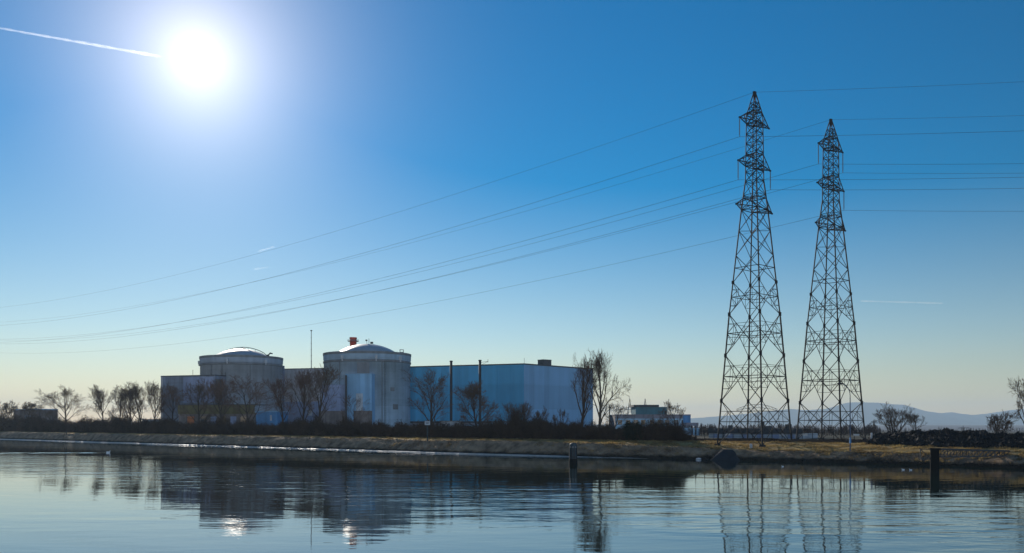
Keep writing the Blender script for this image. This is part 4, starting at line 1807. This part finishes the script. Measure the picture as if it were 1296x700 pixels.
# distant pylons -----------------------------------------------------------
def far_pylon(px, Y, ytop, arm_px, label, style):
    b0 = G(px, Y, 4)
    zt = zat(ytop, Y)
    H = zt - 4
    hw = arm_px / 2 / F * Y
    root = thing('distant_pylon', b0, label, 'pylon')
    mb = MB()
    w = .26 * Y / 600
    bw = H * .13
    if style == 'cat':      # waisted tower with a long bowed crossarm
        zw, za = 4 + H * .5, 4 + H * .86
        for sx in (-1, 1):
            for sy in (-1, 1):
                mb.bar(b0 + Vector((sx * bw, sy * bw, 0)), Vector((b0.x + sx * bw * .3, b0.y + sy * bw * .3, zw)), w)
                mb.bar(Vector((b0.x + sx * bw * .3, b0.y + sy * bw * .3, zw)), Vector((b0.x + sx * hw * .42, b0.y + sy * bw * .3, za)), w)
        for sx in (-1, 1):
            for k in range(4):
                z0, z1 = 4 + H * .5 * k / 4, 4 + H * .5 * (k + 1) / 4
                f0, f1_ = bw * (1 - .7 * k / 4), bw * (1 - .7 * (k + 1) / 4)
                mb.bar(Vector((b0.x + sx * f0, b0.y - f0, z0)), Vector((b0.x - sx * f1_, b0.y - f1_, z1)), w * .6)
            mb.bar(Vector((b0.x + sx * bw * .3, b0.y, zw)), Vector((b0.x - sx * hw * .2, b0.y, za)), w * .6)
        part(mb, 'mast', M['steel_dark'], root)
        mb = MB()
        up_ = [Vector((b0.x + hw * u, b0.y, za + (H * .13) * (1 - u * u * 1.5))) for u in [-1 + k / 6 for k in range(13)]]
        lo_ = [Vector((b0.x + hw * u, b0.y, za - H * .12 * abs(u) ** 2)) for u in [-1 + k / 6 for k in range(13)]]
        for k in range(12):
            mb.bar(up_[k], up_[k + 1], w)
            mb.bar(lo_[k], lo_[k + 1], w)
            mb.bar(up_[k], lo_[k + 1], w * .6)
        part(mb, 'crossarm', M['steel_dark'], root)
    else:
        for sx in (-1, 1):
            for sy in (-1, 1):
                mb.bar(b0 + Vector((sx * bw, sy * bw, 0)), Vector((b0.x, b0.y, zt)), w)
        n = 6
        for k in range(n):
            f0, f1_ = 1 - k / n, 1 - (k + 1) / n
            for sx in (-1, 1):
                mb.bar(b0 + Vector((sx * bw * f0, -bw * f0, H * k / n)), b0 + Vector((-sx * bw * f1_, -bw * f1_, H * (k + 1) / n)), w * .6)
        part(mb, 'mast', M['steel_dark'], root)
        for f, l2 in ((.64, 1.0), (.82, .7)) if style == 'two' else ((.66, 1.0),):
            mb = MB()
            za = 4 + H * f
            for sx in (-1, 1):
                mb.bar(Vector((b0.x, b0.y, za + H * .07)), Vector((b0.x + sx * hw * l2, b0.y, za - H * .02)), w)
                mb.bar(Vector((b0.x, b0.y, za)), Vector((b0.x + sx * hw * l2, b0.y, za - H * .02)), w)
            part(mb, 'crossarm', M['steel_dark'], root)


far_pylon(958, 640, 511.5, 52, 'small distant pylon with bowed crossarm, seen through the nearer lattice tower', 'cat')
far_pylon(797, 640, 504.5, 30, 'distant pylon behind the outer end of the office block', 'one')
far_pylon(816.5, 700, 504.5, 20, 'distant pylon behind the teal upper storey of the office block', 'one')
far_pylon(1106, 900, 531.5, 10, 'tiny distant pylon on the plain beside the farther lattice tower', 'two')
far_pylon(1220, 760, 541.0, 14, 'tiny distant pylon just showing above the brush heap', 'one')

# ------------------------------------------------------------------ fence
fc0, fc1 = s_of(1108, 186.5), s_of(880, 186.5)
fence = thing('security_fence', ST((fc0 + fc1) / 2, 186.5, 4), 'long wire fence on posts with a dark hedge foot behind the lattice towers', 'fence')
npost = 19
for k in range(npost):
    s = fc0 + (fc1 - fc0) * k / (npost - 1)
    q = ST(s, 186.5, 3.9)
    mb = MB()
    mb.tube([q, q + Vector((0, 0, 2.7))], .075, 5)
    mb.tube([q + Vector((0, 0, 2.65)), q + Vector((.15, -.3, 3.05))], .06, 4)
    part(mb, 'post', M['steel_dark'], fence)
mb = MB()
for z in (4.4, 5.0, 5.6, 6.2, 6.6):
    mb.tube([ST(fc0, 186.5, z), ST(fc1, 186.5, z)], .03, 4)
part(mb, 'wire_mesh', M['steel_dark'], fence)
for px in (921, 990, 1019, 1084):
    s = s_of(px, 186.3)
    q = ST(s, 186.3, 5.6)
    mb = MB()
    mb.box(q, (1.3, .06, .42), math.atan2(DD.y, DD.x))
    part(mb, 'sign_plate', M['white'], fence)
hg = MB()
rr = random.Random(44)
for i in range(9000):
    s = fc0 - 6 + (fc1 - fc0 + 6) * rr.random()
    t = 184.6 + rr.gauss(0, .4)
    p_ = ST(s, t, 3.8 + (.85 + .4 * wob(s, 6, 9)) * rr.random())
    d = Vector((rr.gauss(0, 1), rr.gauss(0, 1), rr.gauss(0, 1))).normalized()
    e = d.orthogonal().normalized()
    z_ = rr.uniform(.1, .22)
    hg.add([p_ - d * z_, p_ + e * z_ * .6, p_ + d * z_, p_ - e * z_ * .6], [(0, 1, 2, 3)])
hg.tube([ST(fc0 - 6, 184.6, 4.0), ST(fc1, 184.6, 4.0)], .45, 6)
tag(hg.build('hedge', M['bush']), 'low dark clipped hedge along the foot of the fence behind the towers', 'hedge')

# ------------------------------------------------------------------ lamp post, sign, marker, piles, jetty
# curved street lamp in front of the farther tower
Yl = depth_at(1076, 174.0)
lp0 = G(1076, Yl, 2.2)
lamp = thing('street_lamp', lp0, 'tall slim blue lamp post with curved arm on the bank crest', 'street lamp')
zl = zat(489, Yl)
mb = MB()
mb.tube([lp0 - Vector((0, 0, .4)), Vector((lp0.x, lp0.y, zl - 2))], [.14, .09], 8)
part(mb, 'pole', M['lampblue'], lamp)
mb = MB()
pts = [Vector((lp0.x - 1.75 * f ** 1.6, lp0.y, zl - 2 + 2.5 * math.sin(f * math.pi / 2) ** .9)) for f in [k / 8 for k in range(9)]]
mb.tube(pts, .075, 6)
part(mb, 'arm', M['lampblue'], lamp)
mb = MB()
q = pts[-1]
mb.tube([q + Vector((.25, 0, .02)), q + Vector((-.1, 0, .08)), q + Vector((-.7, 0, .12)), q + Vector((-1.0, 0, .1))], [.08, .2, .2, .06], 8)
part(mb, 'lamp_head', M['steel_dark'], lamp)
mb = MB()
mb.box((lp0.x, lp0.y, 4.6), (.34, .34, 1.2), 0, .8)
part(mb, 'base_cover', M['bright_blue'], lamp)

# sign on post
Ys = depth_at(541, 173.0)
sp0 = G(541, Ys, 3.4)
sg = thing('canal_sign', sp0, 'pale square sign board on a dark post on the bank below the blue hall', 'sign')
mb = MB()
z1 = zat(533, Ys)
mb.tube([sp0 - Vector((0, 0, .5)), Vector((sp0.x, sp0.y, z1))], .19, 8)
part(mb, 'post', M['pile'], sg)
mb = MB()
mb.box((sp0.x, sp0.y - .22, z1 - .55), (1.55, .08, 1.15))
bd = part(mb, 'board', M['pale'], sg)
mb = MB()
mb.box((sp0.x, sp0.y - .275, z1 - .3), (1.1, .02, .12))
mb.box((sp0.x, sp0.y - .275, z1 - .62), (.8, .02, .2))
part(mb, 'marking', M['coping'], sg, bd)

# small post with stay, added in place of a shadow near the left end
Yp = depth_at(84, 172.6)
pp = G(84, Yp, 3.0)
ps = thing('shadow_post', pp, 'dark post with slanting stay added for a shadow on the bank below the lone tree', 'post')
mb = MB()
mb.tube([pp - Vector((0, 0, .4)), pp + Vector((0, 0, 2.6))], .2, 8)
part(mb, 'post', M['steel_dark'], ps)
mb = MB()
mb.tube([pp + Vector((0, 0, 2.2)), pp + Vector((-.6, -2.0, -1.2))], .1, 6)
part(mb, 'stay', M['steel_dark'], ps)

# white marker stone
mk0 = G(950.5, depth_at(950.5, 174.6), 2.45)
mk = MB()
mk.lathe(mk0, [(.34, mk0.z - .2), (.32, mk0.z + .95), (.24, mk0.z + 1.12), (.01, mk0.z + 1.17)], 10)
o = mk.build('marker_stone', M['block'], smooth=True)
o.data.transform(Matrix.Translation(-mk0))
o.location = mk0
tag(o, 'stubby white marker stone on the grass in front of the nearer lattice tower', 'marker')
mk0 = G(1103, depth_at(1103, 184.2), 3.95)
mk = MB()
mk.lathe(mk0, [(.2, mk0.z - .2), (.2, mk0.z + 2.1), (.12, mk0.z + 2.2), (.01, mk0.z + 2.2)], 10)
o = mk.build('marker_post', M['block'], smooth=True)
o.data.transform(Matrix.Translation(-mk0))
o.location = mk0
tag(o, 'slim white post at the near end of the brush heap', 'marker')

# utility pole by the tallest tree
Yu = depth_at(771.5, 200)
u0 = G(771.5, Yu, 4)
up_ = thing('utility_pole', u0, 'dark utility pole with short crossbars beside the office block', 'utility pole')
zu = zat(513, Yu)
mb = MB()
mb.tube([u0 - Vector((0, 0, .3)), Vector((u0.x, u0.y, zu))], [.2, .13], 8)
part(mb, 'pole', M['steel_dark'], up_)
mb = MB()
for z in (zu - 3.2, zu - 4.6):
    mb.box((u0.x, u0.y - .2, z), (2.0, .14, .16))
part(mb, 'crossbar', M['steel_dark'], up_)


def mooring_pile(px, Y, ytop, wpx, label):
    c = G(px, Y, 0)
    rad = wpx / 2 / F * Y
    zt = zat(ytop, Y)
    root = thing('mooring_pile', c, label, 'mooring pile')
    mb = MB()
    mb.lathe(c, [(rad * .92, .9), (rad * .95, zt - .9), (rad * .98, zt - .45), (rad * .8, zt - .12), (.01, zt)], 24)
    part(mb, 'shaft', M['pile'], root, smooth=True)
    mb = MB()
    mb.lathe(c, [(rad * 1.12, -1.5), (rad * 1.12, .7), (rad * .93, .98)], 24)
    part(mb, 'wet_foot', M['algae'], root, smooth=True)
    mb = MB()
    for k in range(8):
        a = 6.283 * k / 8 + .2
        mb.box((c.x + rad * 1.0 * math.cos(a), c.y + rad * 1.0 * math.sin(a), (zt + .3) / 2), (rad * .12, rad * .3, zt - 1.7), a)
    part(mb, 'fender_strip', M['steel_dark'], root)
    mb = MB()
    mb.lathe(c, [(rad * 1.0, zt - 1.05), (rad * 1.06, zt - 1.0), (rad * 1.06, zt - .8), (rad * .98, zt - .75)], 24)
    part(mb, 'collar', M['galv'], root)
    return root


mooring_pile(725.5, 180, 560.3, 9.5, 'dark round mooring pile standing alone in the water below the blue hall')

# jetty: square pile with a truss gangway to the bank
Yj = 143.0
jc = G(1183, Yj, 0)
jt = thing('jetty', jc, 'dark steel jetty pile with a trussed gangway leading to the bank', 'jetty')
zj = zat(568.5, Yj)
mb = MB()
mb.box((jc.x, jc.y, (zj - 1.5) / 2), (1.3, 1.3, zj + 1.5), -.4)
mb.box((jc.x, jc.y, zj + .08), (1.5, 1.5, .2), -.4)
part(mb, 'pile', M['algae'], jt)
mb = MB()
a = Vector((jc.x + .4, jc.y + .5, zj - .05))
b2 = G(1272, depth_at(1272, 174.5), 2.9)
side = Vector((b2.y - a.y, -(b2.x - a.x), 0)).normalized() * .8
for sd in (-1, 1):
    mb.bar(a + side * sd, b2 + side * sd, .2)
    lo0, lo1 = a + side * sd - Vector((0, 0, 1.25)), b2 + side * sd - Vector((0, 0, .9))
    mb.bar(lo0, lo1, .14)
    n = 12
    for k in range(n):
        p0, p1 = a.lerp(b2, k / n) + side * sd, a.lerp(b2, (k + 1) / n) + side * sd
        q0, q1 = lo0.lerp(lo1, k / n), lo0.lerp(lo1, (k + 1) / n)
        mb.bar(q0, p0, .1)
        mb.bar(q0, p1, .1)
part(mb, 'gangway_truss', M['steel_dark'], jt)
mb = MB()
mb.add([a + side + Vector((0, 0, .1)), a - side + Vector((0, 0, .1)), b2 - side + Vector((0, 0, .1)), b2 + side + Vector((0, 0, .1)),
        a + side + Vector((0, 0, .2)), a - side + Vector((0, 0, .2)), b2 - side + Vector((0, 0, .2)), b2 + side + Vector((0, 0, .2))],
       [(0, 1, 2, 3), (7, 6, 5, 4), (0, 4, 5, 1), (1, 5, 6, 2), (2, 6, 7, 3), (3, 7, 4, 0)])
part(mb, 'deck', M['steel_dark'], jt)
mb = MB()
oo = jc + Vector((-.7, -.2, 0))
mb.bar(Vector((oo.x, oo.y, zj)), Vector((oo.x - 1.7, oo.y, zj)), .12)
mb.bar(Vector((oo.x - 1.7, oo.y, zj)), Vector((oo.x - 1.7, oo.y, zj - 1.6)), .12)
mb.bar(Vector((oo.x - 1.7, oo.y, zj)), Vector((oo.x - .1, oo.y, zj - 1.5)), .12)
mb.bar(Vector((oo.x - 1.7, oo.y, zj - 1.6)), Vector((oo.x, oo.y, zj - 1.6)), .16)
part(mb, 'ladder_bracket', M['steel_dark'], jt)

# concrete slipway wedge on the bank
w0 = s_of(936, 171)
w1 = s_of(897, 170)
rp = MB()


def SP(px, t, z):
    q = ST(s_of(px, t), t, z)
    return q


top_a, top_b = SP(916, 170.9, 2.3), SP(923, 170.9, 2.3)
fl, fr_ = SP(897, 167.2, -.4), SP(937, 167.2, -.4)
bl_, br_ = SP(907, 173.4, 2.0), SP(934, 173.4, 2.0)
rp.add([fl, fr_, top_b, top_a, bl_, br_], [(0, 1, 2, 3), (1, 5, 2), (0, 3, 4), (3, 2, 5, 4)])
cc = (fl + fr_) / 2
o = rp.build('slipway', M['ramp'])
o.data.transform(Matrix.Translation(-Vector((cc.x, cc.y, 0))))
o.location = (cc.x, cc.y, 0)
tag(o, 'dark concrete wedge shaped slipway on the bank below the nearer lattice tower', 'slipway')


# stones lying at the foot of the slipway
rk = random.Random(6)
for k, (px, t, s, lab) in enumerate(((884, 167.9, .45, 'pale stone at the water line just before the concrete wedge'), (892, 167.4, .5, 'dark stone touching the outer foot of the concrete wedge'))):
    c = ST(s_of(px, t), t, .15)
    import bmesh
    bm = bmesh.new()
    bmesh.ops.create_icosphere(bm, subdivisions=2, radius=1)
    for v in bm.verts:
        v.co = Vector((v.co.x * s * 1.5, v.co.y * s, v.co.z * s * .6)) * rk.uniform(.82, 1.1)
    me = bpy.data.meshes.new('stone')
    bm.to_mesh(me)
    bm.free()
    me.materials.append(M['block'] if k == 0 else M['rubble'])
    o = bpy.data.objects.new('stone', me)
    o.location = c
    COL.objects.link(o)
    tag(o, lab, 'stone')


# ------------------------------------------------------------------ water birds
def bird(px, Y, Ln, heading, label, cat):
    c = G(px, Y, 0)
    ch_, sh_ = math.cos(heading), math.sin(heading)
    spine = [(-.55, .20, .02), (-.45, .2, .09), (-.25, .13, .19), (0, .11, .22), (.2, .12, .2), (.33, .18, .13), (.36, .30, .075), (.36, .42, .06), (.40, .50, .075), (.46, .51, .06), (.50, .49, .025)]
    mb = MB()
    pts = [Vector((c.x + x * Ln * ch_, c.y + x * Ln * sh_, z * Ln)) for x, z, r in spine]
    mb.tube(pts, [r * Ln for x, z, r in spine], 10)
    root = mb.build('water_bird', M['feather'], smooth=True)
    root.data.transform(Matrix.Translation(-c))
    root.location = c
    tag(root, label, cat)
    mb = MB()
    q0 = Vector((c.x + .49 * Ln * ch_, c.y + .49 * Ln * sh_, .49 * Ln))
    mb.tube([q0, q0 + Vector((.1 * Ln * ch_, .1 * Ln * sh_, -.02 * Ln))], [.025 * Ln, .006 * Ln], 6)
    bl2 = mb.build('bill', M['bill'])
    bl2.data.transform(Matrix.Translation(-c))
    bl2.parent = root
    return root


bird(137, 248, 1.15, R(10), 'white swan gliding ahead of a long pale wake', 'bird')
bird(990.5, 167, .5, R(200), 'lone white gull on the water below the two lattice towers', 'bird')
bird(1143, 155, .5, R(170), 'white gull on the water, the one farther from the jetty pile of the pair', 'bird')
bird(1152.5, 154.5, .5, R(150), 'white gull on the water, the one nearer the jetty pile of the pair', 'bird')

# wake: low ripples spreading behind the swan (real raised water)
wk = MB()
c = G(134, 248, 0)
for side_, ln, ang_ in ((1, 46, R(176)), (-1, 46, R(188))):
    d = Vector((math.cos(ang_), math.sin(ang_), 0))
    n2 = Vector((-d.y, d.x, 0))
    vs, fs = [], []
    for i in range(47):
        p_ = c + d * (ln * i / 46)
        hgt = .06 * (1 - i / 46) ** .6 * max(0, .7 + 1.5 * wob(i, 2.1, 8))
        for u, k in ((-1.0, 0), (-.45, .6), (0, 1), (.45, .6), (1.0, 0)):
            q = p_ + n2 * u * .8
            vs.append((q.x, q.y, .004 + hgt * k))
    for i in range(46):
        for j in range(4):
            fs.append((i * 5 + j, i * 5 + j + 1, i * 5 + j + 6, i * 5 + j + 5))
    wk.add(vs, fs)
tag(wk.build('wake_ripples', M['water'], smooth=True), kind='stuff')


# ------------------------------------------------------------------ vapour trails
def trail_mat(name, dens):
    m = bpy.data.materials.new(name)
    m.use_nodes = True
    nt = m.node_tree
    N, L = nt.nodes, nt.links
    N.remove(N['Principled BSDF'])
    out = [n for n in N if n.type == 'OUTPUT_MATERIAL'][0]
    v = N.new('ShaderNodeVolumePrincipled')
    v.inputs['Color'].default_value = (1, 1, 1, 1)
    v.inputs['Density'].default_value = dens
    v.inputs['Anisotropy'].default_value = .6
    L.new(v.outputs[0], out.inputs['Volume'])
    return m


def contrail(p0, p1, Y, w0, w1, label, amount, name='contrail'):
    a, b2 = P(*p0, Y), P(*p1, Y * 1.03)
    pts = [a.lerp(b2, k / 40) for k in range(41)]
    rr = random.Random(int(p0[0]))
    rads = [(w0 + (w1 - w0) * k / 40) / 2 / F * Y * rr.uniform(.75, 1.2) for k in range(41)]
    rads[0] *= .2
    rads[-1] *= .2
    mb = MB()
    mb.tube(pts, rads, 14)
    o = mb.build('vapour_trail', trail_mat('vapour', amount), smooth=True)
    o.visible_shadow = True
    o.data.transform(Matrix.Translation(-a))
    o.location = a
    tag(o, label, 'vapour trail')


contrail((-40, 28.5), (205, 72), 14000, 2.4, 4.0, 'long white vapour trail high in the sky, running towards the sun', .0035)
contrail((1088, 381), (1194, 384), 14000, 2.2, 2.2, 'faint level vapour trail beside the lattice towers', .006)
contrail((328, 318), (348, 312), 14000, 2.6, 1.8, 'short bright vapour dash above the plant, the higher of two', .0015)
contrail((321, 341), (340, 338), 14000, 2.2, 1.4, 'short faint vapour dash above the plant, the lower of two', .0012)
